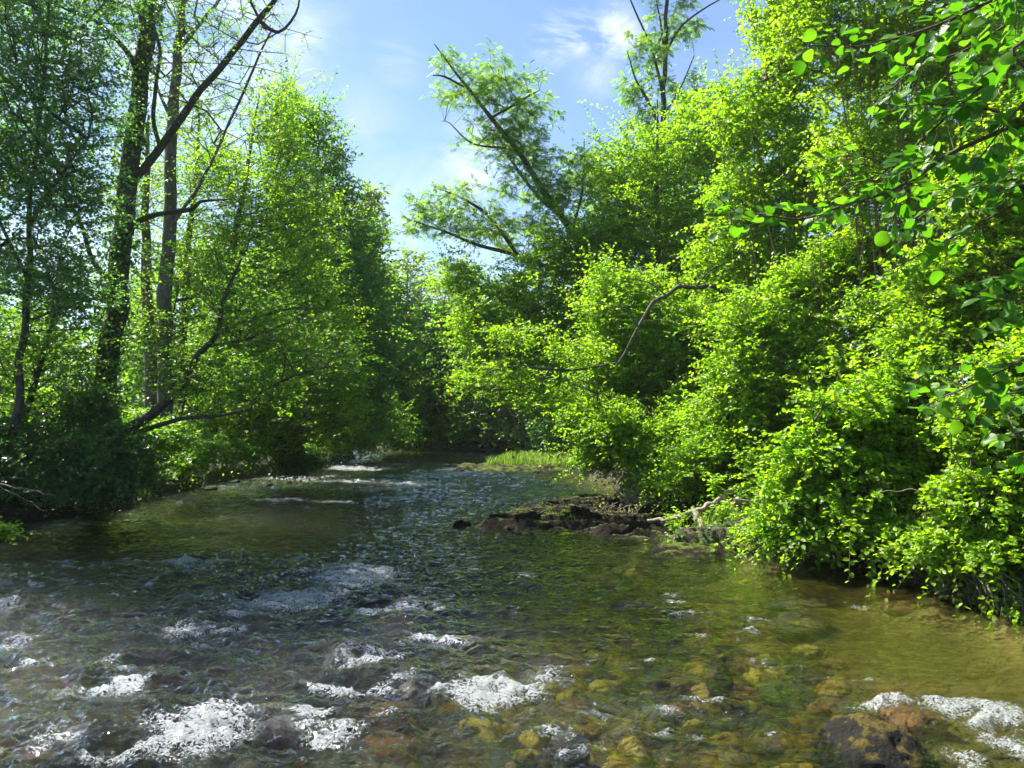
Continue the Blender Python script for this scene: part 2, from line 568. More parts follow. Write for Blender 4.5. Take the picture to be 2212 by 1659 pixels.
def sample_blobs(blobs, n_, surf, seed):
    rng = np.random.default_rng(seed)
    w = np.array([(b[1][0] * b[1][1] * b[1][2]) ** 0.62 for b in blobs])
    w /= w.sum()
    k = rng.choice(len(blobs), n_ * 3, p=w)
    d = unit(rng.normal(size=(n_ * 3, 3)))
    r = surf + (1 - surf) * rng.random(n_ * 3)
    C = np.array([b[0] for b in blobs])[k]
    R = np.array([b[1] for b in blobs])[k]
    p = C + d * R * r[:, None] * (1 + 0.36 * vnoise(d[:, 0] * 2.2 + k, d[:, 1] * 2.2, d[:, 2] * 2.2, seed)[:, None])
    # blue-noise like thinning: keep the ones that are not too close
    order = []
    mind = 0.55 * (np.prod([b[1] for b in blobs], axis=1).sum() * 4.2 * (1 - surf ** 3) / n_) ** (1 / 3)
    kept = np.zeros((0, 3))
    kk = []
    for i in range(len(p)):
        if len(kept) == 0 or np.min(np.sum((kept - p[i]) ** 2, 1)) > mind * mind:
            kept = np.vstack([kept, p[i]]); kk.append(k[i])
            if len(kept) >= n_:
                break
    return kept, np.array([b[0] for b in blobs])[kk]


def grow(trunks, clumps, seed, r0=0.006, bow=0.12, gap=0.6):
    """greedy branch network from trunk nodes to clump centres"""
    rng = np.random.default_rng(seed)
    pos = []; par = []; path = []; rad = []; istr = []
    for (tp, tr) in trunks:
        tp_, tr_ = tp, tr
        L = 0.0
        for i in range(len(tp_)):
            if i: L += np.linalg.norm(tp_[i] - tp_[i - 1])
            pos.append(tp_[i]); par.append(-1); path.append(L * 0.25 + (1.2 if i < 0.3 * len(tp_) else 0)); rad.append(tr_[i]); istr.append(True)
    cap = len(pos) + len(clumps) * 6 + 10
    A = np.zeros((cap, 3)); A[:len(pos)] = pos
    PL = np.zeros(cap); PL[:len(pos)] = path
    PR = np.full(cap, -1); n_ = len(pos); nt = n_
    dist = np.min(np.linalg.norm(clumps[:, None] - A[None, :nt], axis=2), axis=1) if len(clumps) * nt < 4e6 else np.linalg.norm(clumps - A[0], axis=1)
    order = np.argsort(dist)
    W = np.zeros(cap)
    cdir = np.zeros((len(clumps), 3))
    for ci in order:
        c = clumps[ci]
        d = c - A[:n_]
        dl = np.linalg.norm(d, axis=1)
        cost = dl + 0.8 * np.maximum(0, -d[:, 2] + 0.15) + 0.30 * PL[:n_]
        j = int(np.argmin(cost))
        L = dl[j]
        k = max(1, min(5, int(L / gap)))
        perp = rng.normal(size=3) * 0.5 + np.array((0, 0, 0.7))
        prev = j
        for s in range(1, k + 1):
            t = s / k
            q = A[j] + (c - A[j]) * t + perp * bow * L * math.sin(math.pi * t) + (rng.normal(size=3) * 0.03 * L if s < k else 0)
            A[n_] = q; PR[n_] = prev; PL[n_] = PL[prev] + L / k
            prev = n_; n_ += 1
        W[prev] += 1
        cdir[ci] = c - A[PR[prev]] if L > 1e-3 else (0, 0, 1)
    for i in range(n_ - 1, nt - 1, -1):
        if PR[i] >= nt:
            W[PR[i]] += W[i]
    rr = r0 * np.maximum(W, 1) ** 0.45
    ch = np.arange(nt, n_)
    pr = PR[ch]
    rp = np.where(pr >= nt, np.minimum(rr[np.maximum(pr, 0)], rr[ch] * 1.5), rr[ch] * 1.2)
    return (A[pr], A[ch], rp, rr[ch]), unit(cdir)


def foliage(C, O, rng, cr=0.4, k=4, m=7, L=0.07, asp=0.7, flat=0.6, upw=0.8, droop=0.15, compound=0, spread=0.8, outw=0.6):
    """leaf arrays and twig segments for clumps C with outward directions O"""
    N = len(C)
    CC = np.repeat(C, k, 0); OO = np.repeat(O, k, 0)
    T = OO * outw + rng.normal(size=(N * k, 3)) * spread
    T[:, 2] = T[:, 2] * flat + 0.12
    T = unit(T)
    TL = cr * rng.uniform(0.55, 1.25, N * k)
    tip = CC + T * TL[:, None] + np.array([0, 0, -1.0]) * (droop * TL)[:, None]
    t = (np.arange(m) + 0.6)[None] / m + rng.uniform(-0.4, 0.4, (N * k, m)) / m
    pos = CC[:, None] + T[:, None] * (TL[:, None] * t)[..., None]
    pos[..., 2] -= droop * TL[:, None] * t ** 2
    side = unit(np.cross(T, np.array([0, 0, 1.0]) + rng.normal(size=T.shape) * 0.3))
    sg = np.where(np.arange(m) % 2 == 0, 1.0, -1.0)
    ax = T[:, None] * 0.55 + side[:, None] * sg[None, :, None] * 0.8 + rng.normal(size=(N * k, m, 3)) * 0.35
    ax[..., 2] -= 0.15
    nr = np.array([0, 0, upw]) + rng.normal(size=(N * k, m, 3)) * 0.55 + T[:, None] * 0.25
    pos = pos.reshape(-1, 3); ax = unit(ax.reshape(-1, 3)); nr = unit(nr.reshape(-1, 3))
    tw = (CC, tip)
    crnd = np.repeat(rng.random(N), k * m)
    n_ = len(pos)
    if compound:
        # pinnate leaf: pairs of narrow leaflets along a rachis of length R
        R = L * rng.uniform(0.7, 1.25, n_)
        q = compound
        tt = (np.arange(q) + 1.0) / q
        sd = unit(np.cross(nr, ax))
        pp = pos[:, None] + ax[:, None] * (R[:, None] * tt)[..., None]
        pp[..., 2] -= 0.25 * R[:, None] * tt ** 2
        posA = np.concatenate([pp, pp], 1)
        axl = ax[:, None] * 0.45 + sd[:, None] * 1.0
        axr = ax[:, None] * 0.45 - sd[:, None] * 1.0
        axA = np.concatenate([np.repeat(axl, q, 1), np.repeat(axr, q, 1)], 1)
        nA = np.repeat(nr[:, None], 2 * q, 1)
        LL = np.repeat((R * 0.34)[:, None], 2 * q, 1)
        rn = np.repeat(np.clip(0.45 * crnd + 0.55 * rng.random(n_), 0, 1), 2 * q)
        return (posA.reshape(-1, 3), unit(axA.reshape(-1, 3)), nA.reshape(-1, 3), LL.ravel(), LL.ravel() * asp, rn), tw
    LL = L * rng.uniform(0.6, 1.2, n_)
    rn = np.clip(0.35 * crnd + 0.65 * rng.random(n_), 0, 1)
    return (pos, ax, nr, LL, LL * asp, rn), tw


LEAFCOUNT = [0]


def terr(x, y):
    raise NotImplementedError


def make_tree(name, label, base, trunks, blobs, ncl, seed, leaf='leaf_bright', bark='bark_grey', kind='rh', group=None, cat='tree',
              cr=0.4, k=4, m=7, L=0.07, asp=0.7, flat=0.6, upw=0.8, droop=0.15, compound=0, surf=0.45, r0=0.006,
              sides=10, twigs=True, rough=0.12, flare=0.0, bow=0.12, spread=0.8, outw=0.6, extra_branch=None, crown_name='crown', trunk_name='trunk', thin=None, dens=1.75, whips=0.0):
    ncl = int(ncl * dens)
    L = L * 1.12
    cr = cr * 1.22
    rng = np.random.default_rng(seed)
    base = np.array(base, float)
    root = empty(name, base, label, cat, group)
    tparts = []; tn = []
    for ti, (pts, r) in enumerate(trunks):
        pts = np.array(pts, float)
        sp, sr = spline(pts, r, 0.22)
        # gentle wander
        tt = np.arange(len(sp))
        amp = np.minimum(sr * 0.5, 0.05)
        sp = sp + np.stack([vnoise(tt * 0.31, tt * 0 + seed + ti, seed=seed), vnoise(tt * 0.31, tt * 0 + 7 + ti, seed=seed + 1), 0 * tt], 1) * amp[:, None]
        tparts += tube_parts(sp - base, sr, sides, rough, seed + ti, flare if ti == 0 else 0.0)
        tn.append((sp, sr))
    if tparts:
        obj(trunk_name, mk_mesh(name + '_' + trunk_name, tparts, M[bark]), root)
    C, cc = sample_blobs(blobs, ncl, surf, seed)
    if thin is not None:
        C = C[thin(C)]
    seg, O = grow(tn, C, seed, r0=r0, bow=bow)
    fl, tw = foliage(C, O, rng, cr, k, m, L, asp, flat, upw, droop, compound, spread, outw)
    if whips:
        nw = int(len(C) * whips)
        dist = np.linalg.norm(C - C.mean(0), axis=1)
        wi = np.argsort(-dist + rng.random(len(C)) * dist.std() * 3)[:nw]
        outd = unit(unit(C[wi] - C.mean(0)) + np.array((0, -0.25, 0.25)))
        f2, t2 = foliage(C[wi], outd, rng, cr * 2.6, 1, 15, L * 1.05, asp, 0.9, upw, 0.3, compound, 0.45, 1.0)
        fl = tuple(np.concatenate([a_, b_]) for a_, b_ in zip(fl, f2))
        tw = tuple(np.concatenate([a_, b_]) for a_, b_ in zip(tw, t2))
    bp = [seg_tubes(seg[0] - base, seg[1] - base, seg[2], seg[3], 5)]
    if twigs:
        n_ = len(tw[0])
        bp.append(seg_tubes(tw[0] - base, tw[1] - base, np.full(n_, r0 * 0.8), np.full(n_, r0 * 0.25), 3))
    obj('branches', mk_mesh(name + '_branches', bp, M[bark]), root)
    obj(crown_name, leaf_mesh(name + '_' + crown_name, fl[0] - base, fl[1], fl[2], fl[3], fl[4], M[leaf], kind, fl[5]), root)
    LEAFCOUNT[0] += len(fl[0])
    return root


def copy_tree(root, loc, rotz, scale, label, group=None, name=None):
    r = root.copy()
    COL.objects.link(r)
    if name: r.name = name
    r.location = loc; r.rotation_euler = (0, 0, rotz); r.scale = scale
    r['label'] = label
    if group: r['group'] = group
    elif 'group' in r: del r['group']
    for ch in list(root.children):
        c = ch.copy(); COL.objects.link(c); c.parent = r
    return r


# ------------------------------------------------------------------ river plan
LB = [G(x, y) for x, y in [(0, 1142), (70, 1128), (200, 1112), (300, 1095), (345, 1072), (425, 1058), (470, 1045), (560, 1033),
                           (690, 1018), (740, 1003), (770, 990)]]
RB = [G(x, y) for x, y in [(2212, 1345), (2100, 1310), (2010, 1275), (1910, 1240), (1800, 1222), (1700, 1212), (1600, 1195), (1500, 1192), (1400, 1188),
                           (1470, 1160), (1560, 1130), (1500, 1108), (1400, 1092), (1335, 1075), (1330, 1035), (1240, 1028), (1280, 1008), (1240, 992)]]
poly = [(-9.0, -6.0), (-9.6, 3.0), (-9.9, 9.0), (-9.8, 12.5)] + [tuple(p[:2]) for p in LB] + \
       [(-9.2, 40.0), (-13.0, 43.5), (-22.0, 46.0), (-34.0, 46.5), (-34.0, 50.5), (-20.0, 50.0), (-10.0, 48.5), (-6.0, 46.2), (-3.0, 45.2), (0.5, 43.8)] + \
       [tuple(p[:2]) for p in RB[::-1]] + [(5.0, 6.6), (4.7, 5.0), (4.9, 2.0), (5.2, -6.0)]
poly = np.array(poly)


def sdist(x, y):
    """signed distance to the water's edge: negative in the river"""
    x = np.asarray(x, float).ravel(); y = np.asarray(y, float).ravel()
    best = np.full(x.shape, 1e9); inside = np.zeros(x.shape, bool)
    n_ = len(poly)
    for i in range(n_):
        a = poly[i]; b = poly[(i + 1) % n_]
        d = b - a
        t = np.clip(((x - a[0]) * d[0] + (y - a[1]) * d[1]) / (d @ d), 0, 1)
        q = (x - a[0] - t * d[0]) ** 2 + (y - a[1] - t * d[1]) ** 2
        best = np.minimum(best, q)
        c = ((a[1] > y) != (b[1] > y))
        with np.errstate(divide='ignore', invalid='ignore'):
            xi = (b[0] - a[0]) * (y - a[1]) / (b[1] - a[1]) + a[0]
        inside ^= c & (x < xi)
    return np.where(inside, -1, 1) * np.sqrt(best)


def terr(x, y):
    sh = np.shape(x)
    x = np.asarray(x, float).ravel(); y = np.asarray(y, float).ravel()
    s = sdist(x, y) + 0.12 * fbm(x * 1.3, y * 1.3, o=3, seed=5)
    bank = 0.62 * sstep(0.0, 0.35, s) + 0.28 * sstep(0.4, 3.5, s) + 0.35 * sstep(4, 16, s)
    bank = bank * (1 - 0.62 * np.exp(-((x - 2.6) / 1.9) ** 2 - ((y - 14.5) / 3.6) ** 2))
    right = sstep(2.0, 6.0, x) * sstep(3.0, 16.0, s)
    bank = bank + right * 2.2 + 0.10 * fbm(x * 0.8, y * 0.8, o=4, seed=9) * sstep(0.2, 1.5, s)
    bed = -0.14 - 0.28 * sstep(0.0, 1.0, -s) - 0.10 * fbm(x * 1.1, y * 0.9, o=4, seed=12) * sstep(0.1, 0.8, -s)
    chan = np.exp(-((x + 0.9 + 0.03 * (y - 12)) / 2.6) ** 2) * sstep(6, 9, y) + 0.45 * sstep(0.5, -2.5, x) * sstep(9, 6, y)
    bed = bed - 0.5 * chan * sstep(0.4, 2.0, -s) + 0.06 * sstep(1.5, 3.5, x) * sstep(0.3, 1.0, -s)
    h = np.where(s > 0, bank - 0.10, bed)
    w = sstep(-0.05, 0.05, s)
    h = bed * (1 - w) + (bank - 0.10) * w
    return h.reshape(sh)


def tz(x, y):
    return float(terr(np.array([x]), np.array([y]))[0])


def grid_mesh(xs, ys):
    X, Y = np.meshgrid(xs, ys)
    nx, ny = len(xs), len(ys)
    i = np.arange(nx - 1); j = np.arange(ny - 1)
    I, J = np.meshgrid(i, j)
    a = J * nx + I
    F = np.stack([a, a + 1, a + 1 + nx, a + nx], -1).reshape(-1, 4)
    return X, Y, F


xs = np.concatenate([-np.geomspace(600, 15, 24)[:-1], np.arange(-15, 13, 0.13), np.geomspace(13, 600, 24)[1:]])
ys = np.concatenate([[-60, -30, -15, -8, -4], np.arange(-2, 1.5, 0.4), np.arange(1.5, 52, 0.16), np.geomspace(52, 900, 26)[1:]])
X, Y, F = grid_mesh(xs, ys)
Z = terr(X, Y)
V = np.stack([X, Y, Z], -1).reshape(-1, 3)


def ground_mat():
    m, n, L = newmat('soil_and_gravel')
    out = n('ShaderNodeOutputMaterial')
    ge = n('ShaderNodeNewGeometry')
    sp = n('ShaderNodeSeparateXYZ'); L(ge.outputs['Position'], sp.inputs[0])
    # soil
    n1 = n('ShaderNodeTexNoise', i_Scale=2.2, i_Detail=10.0, i_Roughness=0.7); L(ge.outputs['Position'], n1.inputs['Vector'])
    soil = n('ShaderNodeValToRGB'); ramp(soil, [(0.3, (0.018, 0.012, 0.008)), (0.5, (0.05, 0.035, 0.02)), (0.62, (0.04, 0.055, 0.014)), (0.75, (0.09, 0.06, 0.035))])
    L(n1.outputs[0], soil.inputs[0])
    # meadow away from the river
    n4 = n('ShaderNodeTexNoise', i_Scale=0.8, i_Detail=8.0, i_Roughness=0.7); L(ge.outputs['Position'], n4.inputs['Vector'])
    mead = n('ShaderNodeValToRGB'); ramp(mead, [(0.35, (0.07, 0.12, 0.015)), (0.65, (0.16, 0.21, 0.03))])
    L(n4.outputs[0], mead.inputs[0])
    mf = n('ShaderNodeMapRange'); L(sp.outputs[0], mf.inputs[0])
    mf.inputs['From Min'].default_value = -15; mf.inputs['From Max'].default_value = -19
    mxs = n('ShaderNodeMix', data_type='RGBA'); L(mf.outputs[0], mxs.inputs['Factor']); L(soil.outputs[0], mxs.inputs['A']); L(mead.outputs[0], mxs.inputs['B'])
    # bed: cobbles over olive silt
    mp = n('ShaderNodeMapping'); mp.inputs['Scale'].default_value = (1, 0.8, 1); L(ge.outputs['Position'], mp.inputs[0])
    nd = n('ShaderNodeTexNoise', i_Scale=3.0, i_Detail=3.0); L(ge.outputs['Position'], nd.inputs['Vector'])
    vm = n('ShaderNodeVectorMath', operation='MULTIPLY_ADD'); L(nd.outputs['Color'], vm.inputs[0]); vm.inputs[1].default_value = (0.18, 0.18, 0.1); L(mp.outputs[0], vm.inputs[2])
    vo = n('ShaderNodeTexVoronoi', i_Scale=7.5); L(vm.outputs[0], vo.inputs['Vector'])
    sc = n('ShaderNodeSeparateColor'); L(vo.outputs['Color'], sc.inputs[0])
    cob = n('ShaderNodeValToRGB')
    ramp(cob, [(0.0, (0.03, 0.036, 0.02)), (0.3, (0.09, 0.09, 0.045)), (0.5, (0.045, 0.08, 0.022)), (0.7, (0.13, 0.11, 0.045)), (0.85, (0.25, 0.18, 0.05)), (0.95, (0.18, 0.09, 0.03)), (1.0, (0.42, 0.34, 0.10))])
    L(sc.outputs[0], cob.inputs[0])
    silt = n('ShaderNodeValToRGB'); ramp(silt, [(0.3, (0.13, 0.115, 0.035)), (0.7, (0.36, 0.29, 0.09))])
    n5 = n('ShaderNodeTexNoise', i_Scale=1.3, i_Detail=6.0); L(ge.outputs['Position'], n5.inputs['Vector'])
    L(n5.outputs[0], silt.inputs[0])
    n6 = n('ShaderNodeTexNoise', i_Scale=0.7, i_Detail=4.0); L(ge.outputs['Position'], n6.inputs['Vector'])
    sx = n('ShaderNodeMath', operation='MULTIPLY_ADD'); L(sp.outputs[0], sx.inputs[0]); sx.inputs[1].default_value = -0.16; sx.inputs[2].default_value = 0.32
    sx2 = n('ShaderNodeMath', operation='ADD'); L(sx.outputs[0], sx2.inputs[0]); L(n6.outputs[0], sx2.inputs[1])
    mr = n('ShaderNodeMapRange'); L(sx2.outputs[0], mr.inputs[0]); mr.inputs['From Min'].default_value = 0.30; mr.inputs['From Max'].default_value = 0.52
    mxb = n('ShaderNodeMix', data_type='RGBA'); L(mr.outputs[0], mxb.inputs['Factor']); L(silt.outputs[0], mxb.inputs['A']); L(cob.outputs[0], mxb.inputs['B'])
    # bed / bank by height
    hz = n('ShaderNodeMapRange'); L(sp.outputs[2], hz.inputs[0]); hz.inputs['From Min'].default_value = -0.12; hz.inputs['From Max'].default_value = 0.0
    mx = n('ShaderNodeMix', data_type='RGBA'); L(hz.outputs[0], mx.inputs['Factor']); L(mxb.outputs['Result'], mx.inputs['A']); L(mxs.outputs['Result'], mx.inputs['B'])
    pb = n('ShaderNodeBsdfPrincipled', i_Roughness=0.85)
    L(mx.outputs['Result'], pb.inputs['Base Color'])
    nb = n('ShaderNodeTexNoise', i_Scale=9.0, i_Detail=10.0, i_Roughness=0.7); L(ge.outputs['Position'], nb.inputs['Vector'])
    vb = n('ShaderNodeMath', operation='MULTIPLY_ADD'); L(vo.outputs['Distance'], vb.inputs[0]); vb.inputs[1].default_value = -0.9; L(nb.outputs[0], vb.inputs[2])
    bp = n('ShaderNodeBump', i_Strength=1.0, i_Distance=0.07); L(vb.outputs[0], bp.inputs['Height']); L(bp.outputs[0], pb.inputs['Normal'])
    L(pb.outputs[0], out.inputs[0])
    return m


g = obj('ground', mk_mesh('ground', [(V, F)], ground_mat()))
tag(g, 'dark earth banks and pebbly river bed', None, kind='structure')

# ------------------------------------------------------------------ rocks that shape the water
def stone_mesh(name, r, seed, mat, sub=4, amp=0.28, freq=1.6, flatz=None, facet=0.0, strata=0.0):
    bm = bmesh.new()
    bmesh.ops.create_icosphere(bm, subdivisions=sub, radius=1.0)
    v = np.array([p.co for p in bm.verts])
    f = np.array([[q.index for q in fc.verts] for fc in bm.faces])
    bm.free()
    d = v.copy()
    if facet:
        rng = np.random.default_rng(seed)
        for _ in range(9):
            nrm = unit(rng.normal(size=3)); c = rng.uniform(0.62, 0.9)
            h = v @ nrm
            v = v - np.maximum(0, h - c)[:, None] * nrm[None] * facet
    s = 1 + amp * fbm(d[:, 0] * freq + seed, d[:, 1] * freq, d[:, 2] * freq, o=4, seed=seed)
    s += 0.35 * amp * fbm(d[:, 0] * freq * 5 + seed, d[:, 1] * freq * 5, d[:, 2] * freq * 5, o=3, seed=seed + 5)
    v = v * s[:, None]
    if strata:
        ph = v[:, 2] * 5.0 + 0.6 * vnoise(v[:, 0] * 1.5, v[:, 1] * 1.5, seed=seed)
        k = 1 + strata * (np.abs((ph % 1.0) - 0.5) * 2 - 0.5)
        v[:, :2] *= k[:, None]
    v = v * np.array(r)
    return mk_mesh(name, [(v, f)], mat)


bumps = []      # x, y, radius, height of water swelling over rocks
foam_and_glints = []      # x, y, rx, ry, strength; weak lower-left patches also paint sun glints


def fo(x, y, rx, ry, st):
    p = G(x, y)
    foam_and_glints.append((p[0], p[1], rx * p[1] / FPX, ry * p[1] * p[1] / (FPX * CAMZ), st))


for a in [(440, 1590, 95, 60, 1.25), (235, 1645, 60, 22, 0.8), (120, 1600, 70, 20, 0.5), (770, 1250, 95, 26, 1.0), (640, 1305, 110, 22, 0.8), (400, 1370, 60, 20, 0.7), (1060, 1505, 95, 30, 1.05), (720, 1500, 60, 18, 0.85),
          (850, 1320, 100, 8, 0.5), (950, 1395, 60, 12, 0.5), (800, 1425, 80, 14, 0.7), (560, 1300, 60, 16, 0.45), (30, 1400, 50, 20, 0.5), (200, 1495, 90, 16, 0.5),
          (300, 1218, 110, 8, 0.45), (490, 1215, 80, 8, 0.5), (1190, 1600, 60, 14, 0.5), (680, 1560, 50, 14, 0.45),
          (2110, 1545, 105, 30, 1.15), (2180, 1610, 60, 50, 0.8), (1900, 1537, 70, 8, 0.95), (2080, 1650, 40, 20, 0.7), (1640, 1440, 30, 12, 0.4), (1700, 1450, 60, 5, 0.45), (1830, 1475, 70, 5, 0.5), (1500, 1330, 90, 5, 0.4), (1640, 1345, 80, 4, 0.4), (1515, 1385, 14, 6, 0.6),
          (870, 1030, 150, 4, 0.6), (700, 1040, 100, 6, 0.7), (980, 1025, 60, 4, 0.95), (560, 1055, 150, 7, 0.5), (800, 1060, 90, 5, 0.6), (900, 1050, 160, 6, 0.4), (490, 1085, 70, 6, 0.45), (720, 1012, 80, 4, 0.7), (1060, 1040, 60, 5, 0.4),
          (1215, 1120, 30, 12, 0.5)]:
    fo(*a)
rf_ = np.random.default_rng(17)
for _ in range(95):
    yy_ = rf_.uniform(1215, 1655)
    xx_ = rf_.uniform(-60, 1250 - 0.2 * (1655 - yy_)) if rf_.random() < 0.9 else rf_.uniform(1250, 1900)
    w_ = rf_.uniform(12, 48) * (yy_ - 901) / 500
    fo(xx_, yy_, w_, w_ * rf_.uniform(0.12, 0.34), rf_.uniform(0.3, 0.62))
for _ in range(40):
    yy_ = rf_.uniform(1000, 1100)
    xx_ = rf_.uniform(560, 1080)
    w_ = rf_.uniform(15, 60)
    fo(xx_, yy_, w_, w_ * 0.06, rf_.uniform(0.4, 0.7))

# x, y (waterline point), half width px, top height m, submerged?
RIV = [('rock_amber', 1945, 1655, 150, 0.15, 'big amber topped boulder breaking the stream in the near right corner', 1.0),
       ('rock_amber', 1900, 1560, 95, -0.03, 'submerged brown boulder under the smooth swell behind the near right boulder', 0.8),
       ('rock_wet', 725, 1430, 50, 0.05, 'dark wet rounded rock in the rapids with foam streaming off its left side', 0.9),
       ('rock_wet', 900, 1492, 62, 0.06, 'dark wet rock left of the broad white foam in the middle of the rapids', 0.8),
       ('rock_wet', 725, 1232, 55, 0.05, 'low black rock just upstream of the first white cascade', 0.7),
       ('rock_wet', 945, 1163, 26, 0.05, 'small black stone in blue ripples beyond the cascade', 0.8),
       ('rock_wet', 995, 1140, 22, 0.09, 'small black stone off the tip of the mossy ledge', 0.9),
       ('rock_wet', 735, 1058, 12, 0.07, 'left one of two little dark stones in the far riffle', 0.9),
       ('rock_wet', 768, 1060, 14, 0.08, 'right one of two little dark stones in the far riffle', 0.9),
       ('rock_wet', 940, 1040, 13, 0.09, 'lone little dark stone below the grassy island tip', 0.9),
       ('rock_wet', 845, 1020, 32, 0.10, 'flat dark rock in white water upstream of the far riffle', 0.6),
       ('rock_wet', 868, 993, 16, 0.10, 'small flat rock near the far bank', 0.7),
       ('rock_wet', 575, 1052, 30, 0.07, 'flat dark rock by the left bank shallows', 0.6),
       ('rock_wet', 1560, 1420, 40, -0.06, 'submerged dark rock in the clear pool', 0.7),
       ('rock_wet', 130, 1610, 70, 0.05, 'dark wet rock under sparkling water in the near left corner', 0.8),
       ('rock_wet', 590, 1575, 60, 0.03, 'brown rock awash to the right of the brightest foam', 0.8),
       ('rock_wet', 1230, 1598, 60, 0.00, 'dark rock awash right of the middle foam', 0.8),
       ('rock_wet', 650, 1030, 40, 0.05, 'long low rock at the left end of the far riffle', 0.5)]
for i, (mt, x, y, hw, top, lab, asp_) in enumerate(RIV):
    p = G(x, y)
    r = hw * p[1] / FPX
    hz_ = max(0.16, r * 0.9)
    cy_ = p[1] + r * asp_ * 0.8
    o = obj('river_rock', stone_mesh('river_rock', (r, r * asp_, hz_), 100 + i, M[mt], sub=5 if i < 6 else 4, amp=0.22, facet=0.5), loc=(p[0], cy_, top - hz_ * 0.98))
    o.rotation_euler = (0, 0, i * 1.3)
    tag(o, lab, 'rock', 'rocks in the stream bed')
    if p[1] < 9.0:
        bumps.append((p[0], cy_ + 0.05, r * 1.0, 0.05 if top < 0.1 else -0.02))

# ------------------------------------------------------------------ water
def water_height(x, y):
    # turbulence map
    T = 0.36 + 0 * x
    for (fx, fy, rx, ry, st) in foam_and_glints:
        T = T + 0.75 * st * np.exp(-(((x - fx) / (rx * 1.5 + 0.1)) ** 2 + ((y - fy) / (ry * 1.8 + 0.1)) ** 2))
    T = T + 0.32 * sstep(2.5, -1.0, x) * sstep(11.5, 8.5, y)
    T = T + 0.35 * np.exp(-((x + 1.0) / 2.6) ** 2) * sstep(8, 11, y) * sstep(26, 15, y)
    T = T * (0.35 + 0.65 * sstep(4.2, 1.6, x + 0 * y) + 0.3 * sstep(20, 26, y))
    T = np.clip(T, 0.05, 1.2)
    wx = x + 0.15 * fbm(x * 1.2, y * 1.2, o=2, seed=31); wy = y + 0.2 * fbm(x * 1.1, y * 1.1, o=2, seed=32)
    # shallow standing waves, crests mostly across the flow
    big = 1 - np.abs(fbm(wx * 1.3 + 0.4 * wy, wy * 2.1, o=2, seed=21)) * 2.4
    mid = 1 - np.abs(fbm(wx * 3.4 + wy * 0.8, wy * 5.0, o=3, seed=22)) * 2.6
    fin = 1 - np.abs(fbm(wx * 9.0, wy * 12.0, o=3, seed=23)) * 2.4
    h = T * (0.034 * big + 0.062 * mid * (0.75 - 0.2 * T) + 0.015 * fin * (0.25 + 0.75 * T)) * np.minimum(1, 0.6 + T)
    h = h + 0.0035 * fbm(x * 3, y * 6, o=3, seed=25)
    for (bx, by, br, bh) in bumps:
        dx = (x - bx) / (br * 1.15); dy = (y - by) / (br * 0.85)
        h = h + bh * np.exp(-(dx * dx + dy * dy))
        h = h - abs(bh) * 0.8 * np.exp(-(((x - bx) / (br * 0.9)) ** 2 + ((y - by + br * 1.5) / (br * 0.6)) ** 2))
    Fm = 0 * x
    for (fx, fy, rx, ry, st) in foam_and_glints:
        Fm = Fm + st * np.exp(-(((x - fx) / rx) ** 2 + ((y - fy) / ry) ** 2) ** 1.3)
    turb = 0.5 * mid + 0.5 * fin
    Fo = np.minimum(Fm, 0.85) * (0.60 + 0.7 * turb) - 0.20 + 0.16 * (T - 0.3) * turb  # white mask for foam and for sparkle painted on rough water
    st2 = sstep(0.55, 1.1, Fm)
    # churned, bubbly surface where the foam is thick
    bub = fbm(x * 26, y * 26, o=3, seed=41)
    h = h + st2 * (0.014 * bub + 0.012) + 0.010 * sstep(0.2, 0.6, Fo) * np.abs(bub)
    return h, Fo, T


rows = [1.2]
while rows[-1] < 56:
    rows.append(rows[-1] + max(0.010, 0.0036 * rows[-1]))
rows = np.array(rows)
u = np.concatenate([np.linspace(-2.4, -0.86, 60)[:-1], np.linspace(-0.86, 0.86, 800), np.linspace(0.86, 2.4, 60)[1:]])
U, YY = np.meshgrid(u, rows)
XX = U * np.maximum(YY, 3.0)
H, FO, TT = water_height(XX.ravel(), YY.ravel())
nx, ny = len(u), len(rows)
V = np.stack([XX.ravel(), YY.ravel(), H], -1)
I, J = np.meshgrid(np.arange(nx - 1), np.arange(ny - 1))
a = J * nx + I
F = np.stack([a, a + 1, a + 1 + nx, a + nx], -1).reshape(-1, 4)
F = F.reshape(-1, 4)
# drop the sheet where it would lie far inside the banks
sdv = sdist(V[:, 0], V[:, 1])
keep = (sdv[F].min(axis=1) < 1.2)
F = F[keep]
used = np.unique(F)
remap = np.full(len(V), -1); remap[used] = np.arange(len(used))
V = V[used]; F = remap[F]; FO = FO[used]; TT = TT[used]


